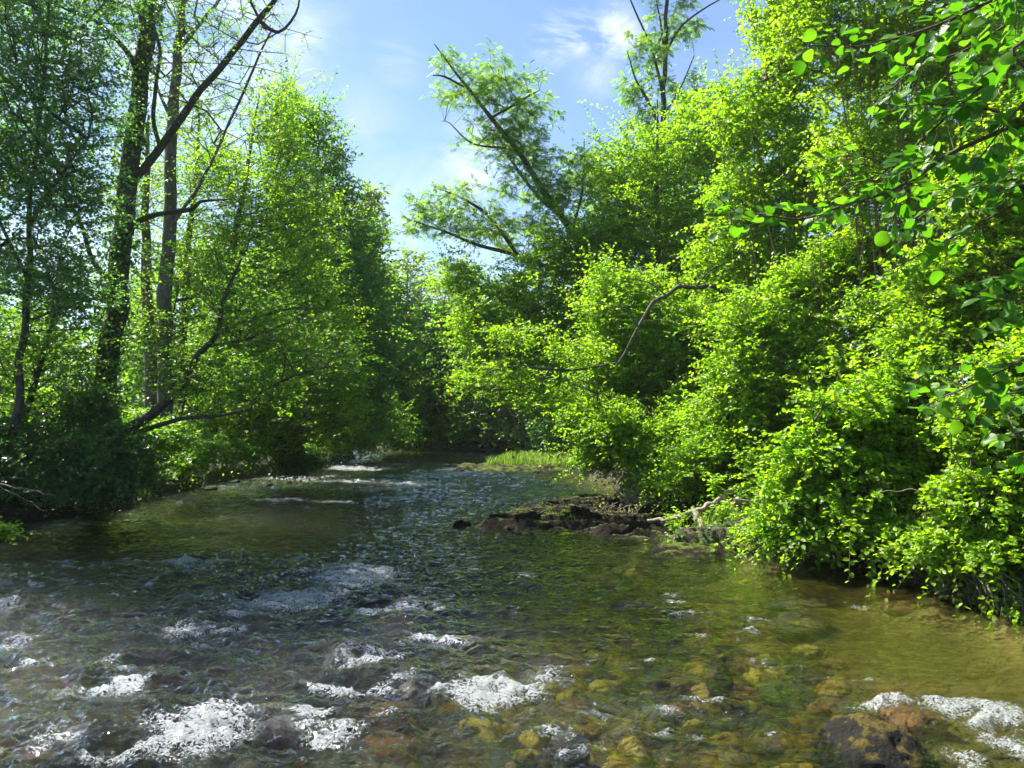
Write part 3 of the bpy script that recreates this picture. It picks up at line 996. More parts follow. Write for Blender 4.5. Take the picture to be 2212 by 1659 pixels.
def water_mat():
    m, n, L = newmat('stream_water')
    out = n('ShaderNodeOutputMaterial')
    ge = n('ShaderNodeNewGeometry')
    fo_ = n('ShaderNodeAttribute', attribute_name='foam')
    tu = n('ShaderNodeAttribute', attribute_name='turb')
    mp = n('ShaderNodeMapping'); mp.inputs['Scale'].default_value = (1.0, 1.5, 1.0); mp.inputs['Rotation'].default_value = (0, 0, 0.25)
    L(ge.outputs['Position'], mp.inputs[0])
    n1 = n('ShaderNodeTexNoise', i_Scale=6.0, i_Detail=3.5, i_Roughness=0.5, i_Distortion=0.9); L(mp.outputs[0], n1.inputs['Vector'])
    n2 = n('ShaderNodeTexNoise', i_Scale=42.0, i_Detail=3.0, i_Roughness=0.6, i_Distortion=0.4); L(mp.outputs[0], n2.inputs['Vector'])
    d1 = n('ShaderNodeMapRange'); L(tu.outputs['Fac'], d1.inputs[0]); d1.inputs['To Min'].default_value = 0.03; d1.inputs['To Max'].default_value = 0.09
    b1 = n('ShaderNodeBump', i_Strength=1.0); L(n1.outputs[0], b1.inputs['Height']); L(d1.outputs[0], b1.inputs['Distance'])
    d2 = n('ShaderNodeMapRange'); L(tu.outputs['Fac'], d2.inputs[0]); d2.inputs['To Min'].default_value = 0.0008; d2.inputs['To Max'].default_value = 0.005
    b2 = n('ShaderNodeBump', i_Strength=1.0); L(n2.outputs[0], b2.inputs['Height']); L(d2.outputs[0], b2.inputs['Distance']); L(b1.outputs[0], b2.inputs['Normal'])
    fr = n('ShaderNodeFresnel', i_IOR=1.33); L(b2.outputs[0], fr.inputs['Normal'])
    gl = n('ShaderNodeBsdfGlossy', i_Roughness=0.03); L(b2.outputs[0], gl.inputs['Normal']); gl.inputs['Color'].default_value = (1, 1, 1, 1)
    t1 = n('ShaderNodeBsdfTransparent'); t1.inputs[0].default_value = (0.97, 0.98, 0.93, 1)
    rf = n('ShaderNodeBsdfRefraction', i_IOR=1.33, i_Roughness=0.02); L(b2.outputs[0], rf.inputs['Normal']); rf.inputs['Color'].default_value = (0.97, 0.98, 0.93, 1)
    tr = n('ShaderNodeMixShader'); tr.inputs[0].default_value = 0.32; L(t1.outputs[0], tr.inputs[1]); L(rf.outputs[0], tr.inputs[2])
    ms = n('ShaderNodeMixShader'); L(fr.outputs[0], ms.inputs[0]); L(tr.outputs[0], ms.inputs[1]); L(gl.outputs[0], ms.inputs[2])
    # foam; its white flecks at lower left are also painted sun glints
    n3 = n('ShaderNodeTexNoise', i_Scale=52.0, i_Detail=4.0, i_Roughness=0.65, i_Distortion=0.8); L(ge.outputs['Position'], n3.inputs['Vector'])
    n4 = n('ShaderNodeTexNoise', i_Scale=16.0, i_Detail=3.0, i_Roughness=0.6, i_Distortion=1.6); L(mp.outputs[0], n4.inputs['Vector'])
    ra = n('ShaderNodeMath', operation='MULTIPLY_ADD'); L(n4.outputs[0], ra.inputs[0]); ra.inputs[1].default_value = 2.0; ra.inputs[2].default_value = -1.0
    rb = n('ShaderNodeMath', operation='ABSOLUTE'); L(ra.outputs[0], rb.inputs[0])
    rc = n('ShaderNodeMath', operation='MULTIPLY_ADD'); L(rb.outputs[0], rc.inputs[0]); rc.inputs[1].default_value = -3.0; rc.inputs[2].default_value = 1.0
    rd = n('ShaderNodeMath', operation='MULTIPLY_ADD'); L(n3.outputs[0], rd.inputs[0]); rd.inputs[1].default_value = 1.6; L(rc.outputs[0], rd.inputs[2])
    ma = n('ShaderNodeMath', operation='MULTIPLY_ADD'); L(fo_.outputs['Fac'], ma.inputs[0]); ma.inputs[1].default_value = 1.15; L(rd.outputs[0], ma.inputs[2])
    gate = n('ShaderNodeMapRange', interpolation_type='SMOOTHSTEP'); L(fo_.outputs['Fac'], gate.inputs[0]); gate.inputs['From Min'].default_value = -0.08; gate.inputs['From Max'].default_value = 0.10; gate.inputs['To Max'].default_value = 0.62
    mr = n('ShaderNodeMapRange', interpolation_type='SMOOTHSTEP'); L(ma.outputs[0], mr.inputs[0]); mr.inputs['From Min'].default_value = 1.84; mr.inputs['From Max'].default_value = 2.06
    fm_ = n('ShaderNodeMath', operation='MULTIPLY'); L(mr.outputs[0], fm_.inputs[0]); L(gate.outputs[0], fm_.inputs[1])
    fb = n('ShaderNodeBsdfPrincipled', i_Roughness=0.25); fb.inputs['Base Color'].default_value = (0.44, 0.47, 0.49, 1)
    b3 = n('ShaderNodeBump', i_Strength=1.0, i_Distance=0.03); L(n3.outputs[0], b3.inputs['Height']); L(b3.outputs[0], fb.inputs['Normal'])
    m2 = n('ShaderNodeMixShader'); L(fm_.outputs[0], m2.inputs[0]); L(ms.outputs[0], m2.inputs[1]); L(fb.outputs[0], m2.inputs[2])
    L(m2.outputs[0], out.inputs['Surface'])
    return m


WM = water_mat()
w = obj('river_water', mk_mesh('river_water', [(V, F)], WM, {'foam': FO, 'turb': TT}))
tag(w, 'clear rippling river water with white foam and painted glints over the stones', None, kind='structure')

# a faint body of brown-green water is given to the bed by an absorbing layer just under the surface
def murk_mat():
    m, n, L = newmat('water_tint')
    out = n('ShaderNodeOutputMaterial')
    ab = n('ShaderNodeVolumeAbsorption', i_Density=1.35); ab.inputs[0].default_value = (0.42, 0.47, 0.12, 1)
    L(ab.outputs[0], out.inputs['Volume'])
    return m


def murk():
    # closed prism following the river outline grown by 0.6 m, top 7 cm below the water line, bottom under the bed
    ztop, zbot = -0.075, -1.4
    c = []
    n_ = len(poly)
    X0, Y0 = -60.0, -8.0
    V = np.array([(X0, Y0, zbot), (30, Y0, zbot), (30, 52, zbot), (X0, 52, zbot), (X0, Y0, ztop), (30, Y0, ztop), (30, 52, ztop), (X0, 52, ztop)], float)
    F = np.array([(0, 3, 2, 1), (4, 5, 6, 7), (0, 1, 5, 4), (1, 2, 6, 5), (2, 3, 7, 6), (3, 0, 4, 7)])
    o = obj('water_depth', mk_mesh('water_depth', [(V, F)], murk_mat(), smooth=False))
    tag(o, 'olive tinted depth of the river water', None, kind='structure')


murk()


def haze():
    m, n, L = newmat('thin_air_haze')
    out = n('ShaderNodeOutputMaterial')
    pv = n('ShaderNodeVolumePrincipled')
    pv.inputs['Color'].default_value = (0.80, 0.90, 1.0, 1)
    pv.inputs['Density'].default_value = HAZE
    pv.inputs['Anisotropy'].default_value = 0.3
    L(pv.outputs[0], out.inputs['Volume'])
    x0, x1, y0, y1, z0, z1 = -640, 640, -70, 930, -3.0, 22.0
    V = np.array([(x0, y0, z0), (x1, y0, z0), (x1, y1, z0), (x0, y1, z0), (x0, y0, z1), (x1, y0, z1), (x1, y1, z1), (x0, y1, z1)], float)
    F = np.array([(0, 3, 2, 1), (4, 5, 6, 7), (0, 1, 5, 4), (1, 2, 6, 5), (2, 3, 7, 6), (3, 0, 4, 7)])
    o = obj('haze', mk_mesh('haze', [(V, F)], m, smooth=False))
    tag(o, 'thin sunlit air between the banks', None, None, 'stuff')


HAZE = 0.0003
haze()
# ------------------------------------------------------------------ trees
def B(xd, depth):
    """ground point under picture column xd at this distance"""
    x = (xd - 1106) / FPX * depth
    y = depth
    if sdist([x], [y])[0] < 0.45:      # stand on dry land: nearest spot on the bank
        best = None
        for r in np.arange(0.2, 12, 0.2):
            a = np.linspace(0, 2 * math.pi, 25)
            s = sdist(x + r * np.cos(a), y + r * np.sin(a))
            if s.max() >= 0.45:
                k = int(np.argmax(s)); x, y = x + r * math.cos(a[k]), y + r * math.sin(a[k])
                break
    return np.array((x, y, tz(x, y) - 0.15))


def TP(pts, depth, dd=0.0):
    """trunk points from columns/rows at a distance, drifting in depth by dd over its length"""
    n_ = len(pts)
    return [P(x, y, depth + dd * i / max(1, n_ - 1)) for i, (x, y) in enumerate(pts)]


def rr(px, depth):
    return [p * 0.5 * depth / FPX for p in px]


# ---- far and middle-distance wood (background)
def simple_tree(name, label, x, depth, toprow, halfw, seed, leaf, group=None, ncl=170, m=7, k=4, L=0.2, cr=0.8, lowrow=None, lean=0, bark='bark_grey', upw=0.7, **kw):
    b = B(x, depth)
    s = depth / FPX
    lowrow = lowrow if lowrow is not None else 930
    mid = (toprow + lowrow) / 2
    hh = (lowrow - toprow) / 2
    bl = [blob(x + lean, toprow + hh * 0.45, halfw * 0.62, hh * 0.5, depth, halfw * s * 0.62),
          blob(x + lean * 0.5, mid, halfw, hh * 0.6, depth, halfw * s),
          blob(x, lowrow - hh * 0.45, halfw * 0.9, hh * 0.5, depth, halfw * s * 0.9)]
    top = P(x + lean, toprow + 20, depth)
    tr = [([b, b + (top - b) * 0.35 + (0.1, 0, 0), b + (top - b) * 0.7, top], [0.17, 0.12, 0.07, 0.02])]
    return make_tree(name, label, b, tr, bl, ncl, seed, leaf, bark, 'rh', group, cr=cr, k=k, m=m, L=L, surf=0.35, r0=0.012, sides=7, upw=upw, **kw)


# name, label, column, depth, top row, half width, leaf material, lowest row
FAR = [
    ('poplar_tree', 'thin sparse pale treetop just right of the dark stepped tree, below open sky', 800, 46, 395, 42, 'leaf_far', 560, 60),
    ('far_tree', 'yellowish far tree closing the river bend under the sky gap', 880, 50, 540, 80, 'leaf_far', 960, 170),
    ('far_tree', 'yellow green far tree right of the sky gap behind the leaning robinia', 970, 52, 560, 80, 'leaf_far', 960, 170),
    ('far_tree', 'mid green far tree standing just right of the left bank dark trees', 835, 42, 560, 70, 'leaf_mid', 965, 190),
    ('far_tree', 'broad green far tree whose foot meets the left end of the far waterline', 760, 38, 520, 75, 'leaf_mid', 975, 210),
    ('far_tree', 'mid green far tree low over the bright grass tuft at the far bank', 935, 48, 640, 70, 'leaf_mid', 965, 180),
    ('far_tree', 'fresh green far tree behind the grassy island left end', 1030, 46, 590, 80, 'leaf_mid', 965, 190),
    ('far_tree', 'pale green far tree behind the grassy island', 1120, 44, 620, 90, 'leaf_far', 985, 200),
    ('far_tree', 'dark far tree filling the hollow between island and bright right bank bush', 1230, 40, 640, 90, 'leaf_dark', 1000, 200),
]
for i, (nm_, lab, x, d, top, hw, lf, low, ncl) in enumerate(FAR):
    simple_tree(nm_, lab, x, d, top, hw, 300 + i, lf, 'far trees at the river bend', ncl=ncl, lowrow=low, m=(5 if nm_ == 'poplar_tree' else 9), k=5, L=0.20, cr=(0.5 if nm_ == 'poplar_tree' else 0.85))

# hidden-depth trees behind both banks, copies of two kinds
protoL = simple_tree('field_tree', 'loose light green tree far across the meadow behind the left bank, beside the first trunk', -60, 46, 560, 110, 350, 'leaf_mid', 'trees beyond the meadow on the left', ncl=200, lowrow=960, k=5, m=7, L=0.24, cr=0.9)
for i, (x, d, s, lab) in enumerate([(90, 54, 0.9, 'light green tree far across the meadow seen between the two slender left edge stems'),
                                    (260, 50, 1.0, 'light green tree beyond the meadow hidden partly by the thick dark trunk'),
                                    (420, 46, 1.15, 'green tree beyond the meadow right of the twin pale trunks'),
                                    (560, 42, 1.1, 'green tree deep behind the bright ash on the left bank'),
                                    (660, 38, 1.05, 'green tree deep behind the dark pointed tree on the left bank')]):
    b = B(x, d)
    copy_tree(protoL, b, 1.1 + i * 1.9, (s, s, s * 0.97), lab, 'trees beyond the meadow on the left')
protoR = simple_tree('wood_tree', 'shady green tree standing deep behind the right bank thicket, left end of its row', 1350, 34, 330, 140, 360, 'leaf_mid', 'trees deep behind the right bank', ncl=230, lowrow=950, k=5, m=9, L=0.17, cr=0.8)
for i, (x, d, s, lab) in enumerate([(1530, 30, 0.95, 'shady green tree deep behind the tall tan stemmed hazel, right of the thin tall tree'),
                                    (1720, 27, 0.95, 'shady green tree deep behind the tan stems, second from the right edge'),
                                    (1950, 24, 0.95, 'shady green tree deep behind the thicket near the right edge of the view'),
                                    (2200, 21, 0.95, 'shady green tree deep behind the thicket at the right edge of the view')]):
    copy_tree(protoR, B(x, d), 0.7 + i * 2.3, (s, s, s), lab, 'trees deep behind the right bank')

# ---- left bank -------------------------------------------------------
# big dark two-stemmed alder
b = B(208, 16.0)
tr = [([b, P(212, 1000, 16.1), P(232, 800, 16.2), P(255, 600, 16.3), P(275, 400, 16.4), P(300, 180, 16.5), P(325, 0, 16.6), P(338, -170, 16.8), P(352, -420, 17.0)],
       rr([68, 50, 46, 43, 40, 36, 33, 25, 12], 16)),
      ([P(280, 400, 16.4), P(338, 330, 16.2), P(400, 240, 16.0), P(470, 150, 15.7), P(560, 45, 15.4), P(612, -30, 15.2), P(690, -170, 15.0)], rr([20, 17, 15, 14, 12, 10, 5], 16)),
      ([P(262, 515, 16.3), P(300, 478, 16.0), P(345, 462, 15.8), P(415, 452, 15.5), P(432, 436, 15.4), P(500, 430, 15.2)], rr([14, 12, 10, 9, 7, 3], 16)),
      ([P(303, 170, 16.5), P(270, 110, 16.2), P(215, 50, 16.0), P(150, 22, 15.7), P(60, -20, 15.3)], rr([14, 11, 9, 7, 3], 16)),
      ([P(252, 620, 16.3), P(200, 560, 16.2), P(170, 470, 16.0), P(130, 400, 15.8)], rr([14, 11, 8, 4], 16)),
      ([P(345, 322, 16.2), P(330, 240, 16.5), P(345, 120, 16.8), P(330, 20, 17), P(360, -120, 17.2)], rr([10, 9, 8, 7, 3], 16)),
      ([P(560, 45, 15.4), P(600, 70, 15.3), P(640, 30, 15.2), P(650, -20, 15.1)], rr([9, 7, 5, 3], 16))]
bl = [blob(440, 130, 150, 120, 16, 1.8), blob(560, 60, 90, 90, 15.5, 1.5), blob(330, -60, 260, 130, 16.5, 3), blob(200, 60, 130, 110, 16.5, 2), blob(560, -150, 150, 120, 15.5, 2), blob(480, 290, 90, 60, 16, 1.2)]
make_tree('alder_tree', 'tallest dark trunk on the left bank, forking into a long limb over the river', b, tr, bl, 230, 401, 'leaf_mid', 'bark_dark', 'rh', dens=1.25,
          cr=0.42, k=4, m=6, L=0.055, surf=0.1, r0=0.0062, sides=16, flare=0.5, rough=0.1, spread=0.9)

rng_ = np.random.default_rng(88)
at_ = SC.objects['alder_tree']
tpts, trad = spline([B(208, 16.0), P(212, 1000, 16.1), P(232, 800, 16.2), P(255, 600, 16.3), P(275, 400, 16.4), P(300, 180, 16.5), P(325, 0, 16.6)], rr([78, 66, 60, 57, 52, 45, 42], 16), 0.02)
wgt = 0.25 + np.clip(vnoise(np.arange(len(tpts)) * 0.03, np.arange(len(tpts)) * 0.0, seed=4), 0, 1) + 1.2 * np.exp(-np.arange(len(tpts)) * 0.02 / 2.0)
ki = rng_.choice(len(tpts), 3400, p=wgt / wgt.sum())
an_ = rng_.uniform(0, 6.283, 3400)
rd_ = np.stack([np.cos(an_), np.sin(an_), 0 * an_], 1)
pp_ = tpts[ki] + rd_ * (trad[ki] + rng_.uniform(0.0, 0.16, 3400) ** 1.2)[:, None]
ax_ = rng_.normal(size=(3400, 3)) * 0.6 + np.array((0, 0, -0.5)); nn_ = unit(rd_ + rng_.normal(size=(3400, 3)) * 0.4 + np.array((0, 0, 0.5)))
bs_ = np.array(at_.location)
ll_ = rng_.uniform(0.05, 0.09, 3400)
obj('ivy', leaf_mesh('trunk_ivy', pp_ - bs_, ax_, nn_, ll_, ll_ * 0.9, M['leaf_ivy'], 'hex'), at_)

# twin grey trunks further back
b = B(352, 20)
tr = [([b, P(352, 900, 20), P(358, 650, 20.1), P(366, 450, 20.3), P(372, 250, 20.5), P(388, 90, 20.7), P(400, -20, 20.9), P(430, -250, 21)], rr([36, 32, 30, 28, 24, 20, 16, 5], 20)),
      ([P(388, 110, 20.7), P(440, 40, 20.4), P(500, -30, 20)], rr([9, 7, 3], 20)),
      ([P(372, 260, 20.5), P(340, 190, 20.6), P(325, 100, 20.8)], rr([9, 6, 3], 20)),
      ([P(366, 500, 20.3), P(430, 400, 20), P(480, 300, 19.8), P(560, 120, 19.6), P(590, 60, 19.6)], rr([8, 7, 6, 5, 3], 20))]
bl = [blob(420, 220, 120, 120, 20.5, 2), blob(390, 40, 130, 110, 20.5, 2), blob(400, -150, 170, 110, 20.5, 2.4), blob(440, 400, 90, 90, 20.5, 1.6), blob(330, 550, 70, 110, 20.5, 1.5)]
make_tree('ash_tree', 'straight grey trunk just right of the big dark trunk, thinly leafed', b, tr, bl, 190, 402, 'leaf_mid', 'bark_grey', 'rh', dens=1.25,
          cr=0.5, k=4, m=7, L=0.065, surf=0.1, r0=0.007, sides=12, flare=0.3)
b = B(322, 22)
tr = [([b, P(325, 850, 22), P(318, 640, 22.2), P(312, 430, 22.3), P(322, 250, 22.5)], rr([30, 28, 24, 16, 5], 22))]
make_tree('ash_tree', 'shorter grey trunk touching the left side of the straight grey trunk', b, tr, [blob(310, 420, 90, 150, 22.4, 1.8), blob(320, 640, 70, 90, 22.4, 1.4)], 110, 403, 'leaf_bright', 'bark_grey', 'rh',
          cr=0.5, k=4, m=7, L=0.07, surf=0.1, sides=12, flare=0.3)
b = B(392, 24)
make_tree('ash_tree', 'thin dark stem right of the straight grey trunk, fading up into yellow leaves', b, [([b, P(396, 800, 24), P(400, 620, 24), P(425, 380, 24.2), P(430, 180, 24.4)], rr([22, 20, 15, 9, 3], 24))],
          [blob(420, 330, 90, 120, 24.3, 1.6), blob(440, 560, 100, 120, 24.3, 1.8)], 120, 404, 'leaf_bright', 'bark_dark', 'rh', cr=0.55, k=4, m=7, L=0.075, surf=0.1)

# thin stems at the far left with a dense dark crown
b = B(36, 14.6)
tr = [([b, P(40, 900, 14.6), P(46, 760, 14.5), P(60, 600, 14.4), P(70, 400, 14.2), P(95, 150, 14.0), P(110, -80, 14)], rr([22, 19, 16, 13, 10, 7, 3], 14.4)),
      ([P(66, 480, 14.3), P(130, 380, 14.0), P(190, 300, 13.8)], rr([9, 7, 3], 14)),
      ([P(60, 600, 14.4), P(10, 500, 14.2), P(-40, 400, 14)], rr([9, 7, 3], 14))]
bl = [blob(110, 160, 140, 150, 14, 1.8), blob(60, 330, 170, 150, 14, 1.8), blob(150, 430, 90, 130, 14, 1.3), blob(40, 560, 120, 100, 14.2, 1.5), blob(160, 620, 70, 90, 14.2, 1.1), blob(30, -80, 250, 160, 14, 2.6), blob(-180, 250, 170, 300, 14, 2.5)]
make_tree('maple_tree', 'slim stem near the left edge carrying a dense shaded blue green crown', b, tr, bl, 640, 405, 'leaf_dark', 'bark_dark', 'rh', dens=2.4,
          cr=0.42, k=5, m=9, L=0.07, surf=0.15, r0=0.005, flat=0.5, droop=0.3)
b = B(8, 15.6)
tr = [([b, P(20, 980, 15.6), P(50, 900, 15.5), P(95, 760, 15.4), P(150, 560, 15.2)], rr([24, 20, 16, 11, 4], 15.5)), ([P(12, 1000, 15.6), P(-20, 900, 15.6), P(-30, 700, 15.6)], rr([12, 9, 4], 15.5))]
bl = [blob(110, 740, 110, 110, 15.4, 1.3), blob(20, 800, 100, 110, 15.4, 1.4), blob(160, 860, 80, 70, 15.4, 1), blob(150, 640, 80, 80, 15.4, 1)]
make_tree('elder_bush', 'slanting dark stems at the left edge with mid green leaves below the dense crown', b, tr, bl, 190, 406, 'leaf_mid', 'bark_dark', 'rh', cat='bush',
          cr=0.4, k=4, m=7, L=0.08, surf=0.15, r0=0.005, flat=0.45, droop=0.25)

# leaning hazel whose limb climbs right out of the foot of the big trunk
b = B(236, 15.4); b[2] += 0.1
tr = [([b, P(262, 938, 15.3), P(330, 893, 15.0), P(378, 850, 14.8), P(428, 768, 14.6), P(468, 722, 14.5), P(486, 640, 14.4), P(520, 560, 14.3)], rr([30, 24, 21, 16, 13, 11, 8, 3], 15)),
      ([P(468, 722, 14.5), P(540, 690, 14.2), P(620, 668, 14.0), P(680, 660, 13.9)], rr([9, 7, 4, 2], 15)),
      ([P(290, 935, 15.2), P(390, 905, 14.8), P(460, 900, 14.5), P(540, 885, 14.2)], rr([11, 9, 7, 3], 15)),
      ([P(378, 850, 14.8), P(365, 790, 14.8), P(362, 730, 14.9), P(380, 650, 15)], rr([8, 7, 5, 2], 15)),
      ([P(440, 750, 14.6), P(540, 730, 14.3), P(640, 690, 14.1)], rr([6, 5, 2], 15)),
      ([P(560, 850, 14.3), P(640, 810, 14.0), P(720, 790, 13.8)], rr([5, 4, 2], 15)),
      ([P(540, 885, 14.2), P(560, 850, 14.3)], rr([3, 4], 15))]
bl = [blob(470, 600, 110, 90, 14.8, 1.0), blob(560, 700, 130, 80, 14.4, 1.0), blob(430, 820, 120, 70, 14.8, 0.8), blob(560, 840, 130, 60, 14.4, 0.9), blob(660, 760, 110, 60, 14.2, 0.9), blob(350, 740, 70, 80, 15, 0.7)]
make_tree('hazel_tree', 'bent dark limb rising rightwards from the foot of the big trunk, feathery sunlit leaves', b, tr, bl, 230, 407, 'leaf_mid', 'bark_dark', 'rh',
          cr=0.42, k=4, m=8, L=0.065, surf=0.1, r0=0.0042, flat=0.35, droop=0.2)

# big bright ash in the middle left
def big(name, label, x, depth, blobs, ncl, seed, leaf, trunks=None, **kw):
    b = B(x, depth)
    if trunks is None:
        ys_ = min(bl_[1] - bl_[3] for bl_ in blobs)
        top = P(x, ys_ + 25, depth)
        trunks = [([b, b + (top - b) * 0.3 + (0.15, 0, 0), b + (top - b) * 0.65, top], [0.2, 0.15, 0.09, 0.02])]
    bl = [blob(*q) for q in blobs]
    return make_tree(name, label, b, trunks, bl, ncl, seed, leaf, **kw)


big('ash_tree', 'bright yellow green pointed tree filling the middle of the left bank', 560, 23,
    [(600, 290, 70, 110, 23, 1.2), (560, 420, 110, 110, 23, 1.6), (650, 470, 90, 130, 23, 1.5), (500, 560, 90, 110, 23, 1.5), (610, 640, 130, 130, 23, 1.8), (700, 700, 70, 120, 23, 1.3), (520, 780, 120, 110, 23, 1.6), (470, 380, 60, 60, 23, 1.0)],
    520, 408, 'leaf_bright', whips=0.12, bark='bark_grey', cr=0.55, k=5, m=9, L=0.082, dens=2.2, surf=0.35, r0=0.006)
big('linden_tree', 'dark olive tree with a ragged stepped outline against the sky left of the blue gap', 690, 29,
    [(645, 300, 60, 100, 29, 1.2), (690, 300, 45, 80, 29, 1.0), (710, 400, 50, 100, 29, 1.3), (740, 500, 60, 120, 29, 1.5), (790, 590, 55, 120, 29, 1.3), (700, 600, 110, 150, 29, 2), (780, 760, 90, 150, 29, 1.8), (640, 480, 60, 120, 29, 1.5)],
    480, 409, 'leaf_mid', whips=0.08, bark='bark_dark', cr=0.6, k=5, m=9, L=0.12, surf=0.4, r0=0.007)
big('alder_tree', 'blue green shaded tree with drooping crown right of the bright ash, over the far water', 745, 27,
    [(740, 620, 70, 90, 27, 1.4), (790, 740, 70, 120, 27, 1.5), (770, 860, 80, 90, 27, 1.3), (700, 820, 70, 110, 27, 1.3)],
    260, 410, 'leaf_dark', bark='bark_dark', cr=0.55, k=5, m=8, L=0.11, surf=0.35)
big('hazel_bush', 'sunlit yellow hazel sprays reaching over the water below the bright ash', 640, 21,
    [(700, 810, 90, 45, 20.4, 1.0), (640, 850, 100, 60, 20.8, 1.0), (560, 890, 90, 60, 20.8, 1.0), (720, 890, 70, 50, 20.4, 1.0), (470, 900, 90, 60, 21, 1.0), (600, 940, 110, 40, 21, 0.8)],
    330, 411, 'leaf_lime', bark='bark_twig', cr=0.45, k=4, m=8, L=0.085, surf=0.2, flat=0.3, droop=0.15, cat='bush')
big('willow_bush', 'shaded mid green bush over the left bank stump', 740, 26,
    [(720, 920, 60, 45, 25.5, 1.0), (780, 940, 45, 40, 26.5, 1.0), (690, 960, 60, 30, 25, 0.9), (820, 900, 60, 60, 30, 1.2)],
    180, 412, 'leaf_mid', bark='bark_twig', cr=0.45, k=4, m=8, L=0.09, surf=0.2, cat='bush')

# understory thickets right on the left bank
TH = [
    ('ivy_bush', 'dark ivy mound hanging over the water around the foot of the big trunk', 225, 14.6, [(215, 985, 95, 70, 14.6, 0.9), (250, 1030, 75, 38, 14.3, 0.7), (170, 1045, 70, 32, 14.2, 0.6), (200, 900, 60, 60, 15.2, 0.5)], 330, 'leaf_ivy'),
    ('bramble_bush', 'dark bramble mass at the left edge above the black undercut bank', 50, 14.3, [(60, 1020, 110, 50, 14.2, 0.8), (-60, 980, 110, 80, 14.2, 1.0), (110, 960, 60, 50, 14.8, 0.7), (20, 940, 80, 40, 15, 0.7)], 260, 'leaf_ivy'),
    ('bramble_bush', 'low yellow green bramble between the big trunk and the twin grey trunks', 330, 17.0, [(320, 980, 60, 35, 17, 0.7), (360, 940, 60, 40, 17.4, 0.7), (300, 920, 50, 40, 17.5, 0.6)], 110, 'leaf_mid'),
    ('bramble_bush', 'leafy bramble overhanging the dark bank right of the twin grey trunks', 430, 19.0, [(440, 975, 70, 30, 19, 0.8), (520, 975, 70, 28, 20, 0.8), (400, 1000, 40, 25, 18.4, 0.5)], 130, 'leaf_mid'),
    ('ivy_bush', 'dark ivy clad stump leaning at the water below the yellow hazel sprays', 635, 22.0, [(625, 965, 28, 50, 21.6, 0.5), (650, 1000, 45, 22, 21.3, 0.5)], 110, 'leaf_ivy'),
    ('bramble_bush', 'dim thicket behind the slender left edge stems', 120, 19.5, [(110, 900, 130, 70, 19.5, 1.0), (230, 940, 80, 50, 19.5, 1), (10, 880, 100, 70, 19.5, 1)], 150, 'leaf_bright'),
]
for i, (nm_, lab, x, d, bls, ncl, lf) in enumerate(TH):
    big(nm_, lab, x, d, bls, ncl, 430 + i, lf, trunks=[([B(x, d), B(x, d) + (0.1, 0, 0.5), P(bls[0][0], bls[0][1] - bls[0][3] * 0.5, bls[0][4])], [0.05, 0.04, 0.012])],
        bark='bark_twig', cr=0.3, k=4, m=8, L=0.075, surf=0.5, r0=0.003, cat='bush', droop=0.35, bow=0.25)

# ---- right bank ------------------------------------------------------
# leaning robinia with two limbs against the sky
b = B(1420, 25)
tr = [([b, P(1370, 800, 24.8), P(1310, 640, 24.6), P(1270, 562, 24.4), P(1215, 470, 24.2), P(1165, 400, 24), P(1112, 320, 23.8), P(1060, 255, 23.6), P(1015, 195, 23.4), P(960, 125, 23.2), P(938, 95, 23.2)],
       rr([40, 30, 22, 17, 15, 13.5, 12, 9, 6, 4, 2], 24)),
      ([P(1360, 780, 24.8), P(1290, 660, 24.4), P(1225, 600, 24), P(1172, 575, 23.8), P(1105, 548, 23.5), P(1035, 530, 23.2), P(960, 500, 22.9), P(885, 475, 22.6)], rr([20, 16, 13, 12, 9, 7, 4.5, 2], 24)),
      ([P(1120, 553, 23.5), P(1060, 470, 23.3), P(1000, 430, 23.1), P(930, 400, 23)], rr([9, 8, 5, 2], 24)),
      ([P(1215, 470, 24.2), P(1150, 410, 24.4), P(1090, 320, 24.3), P(1075, 280, 24.3)], rr([9, 8, 5, 3], 24)),
      ([P(1060, 255, 23.6), P(1130, 215, 23.4), P(1165, 195, 23.3)], rr([6, 5, 2], 24)),
      ([P(1015, 195, 23.4), P(960, 165, 23.2), P(935, 163, 23.1)], rr([5, 4, 2], 24)),
      ([P(1090, 320, 23.8), P(1020, 310, 23.6), P(970, 265, 23.5), P(955, 262, 23.5)], rr([5, 4, 2, 1.5], 24)),
      ([P(1230, 520, 24.3), P(1260, 400, 24.2), P(1262, 300, 24.1)], rr([7, 5, 2], 24))]
bl = [blob(1040, 180, 100, 60, 23.4, 1.0), blob(1120, 230, 70, 60, 23.6, 1.0), blob(1080, 290, 90, 45, 23.8, 1.0), blob(1130, 330, 60, 60, 24, 1), blob(960, 130, 28, 25, 23.3, 0.5), blob(960, 215, 30, 12, 23.3, 0.4), blob(1160, 170, 30, 18, 23.4, 0.4),
      blob(1195, 420, 70, 90, 24, 1.2), blob(1265, 380, 50, 80, 24, 1.2), blob(1090, 400, 30, 40, 23.8, 0.6),
      blob(940, 440, 70, 45, 23, 0.9), blob(1020, 480, 90, 45, 23.2, 1.0), blob(1100, 500, 70, 40, 23.5, 1.0), blob(910, 490, 50, 25, 22.8, 0.7), blob(1000, 410, 20, 20, 23, 0.4)]
make_tree('robinia_tree', 'robinia leaning left over the river, feathery leaves on two dark limbs against the sky', b, tr, bl, 330, 501, 'leaf_robinia', 'bark_dark', 'rh', dens=1.25,
          cr=0.33, k=4, m=4, L=0.17, asp=0.5, surf=0.0, r0=0.0052, sides=12, compound=6, flat=0.6, upw=1.0, droop=0.1, rough=0.14)

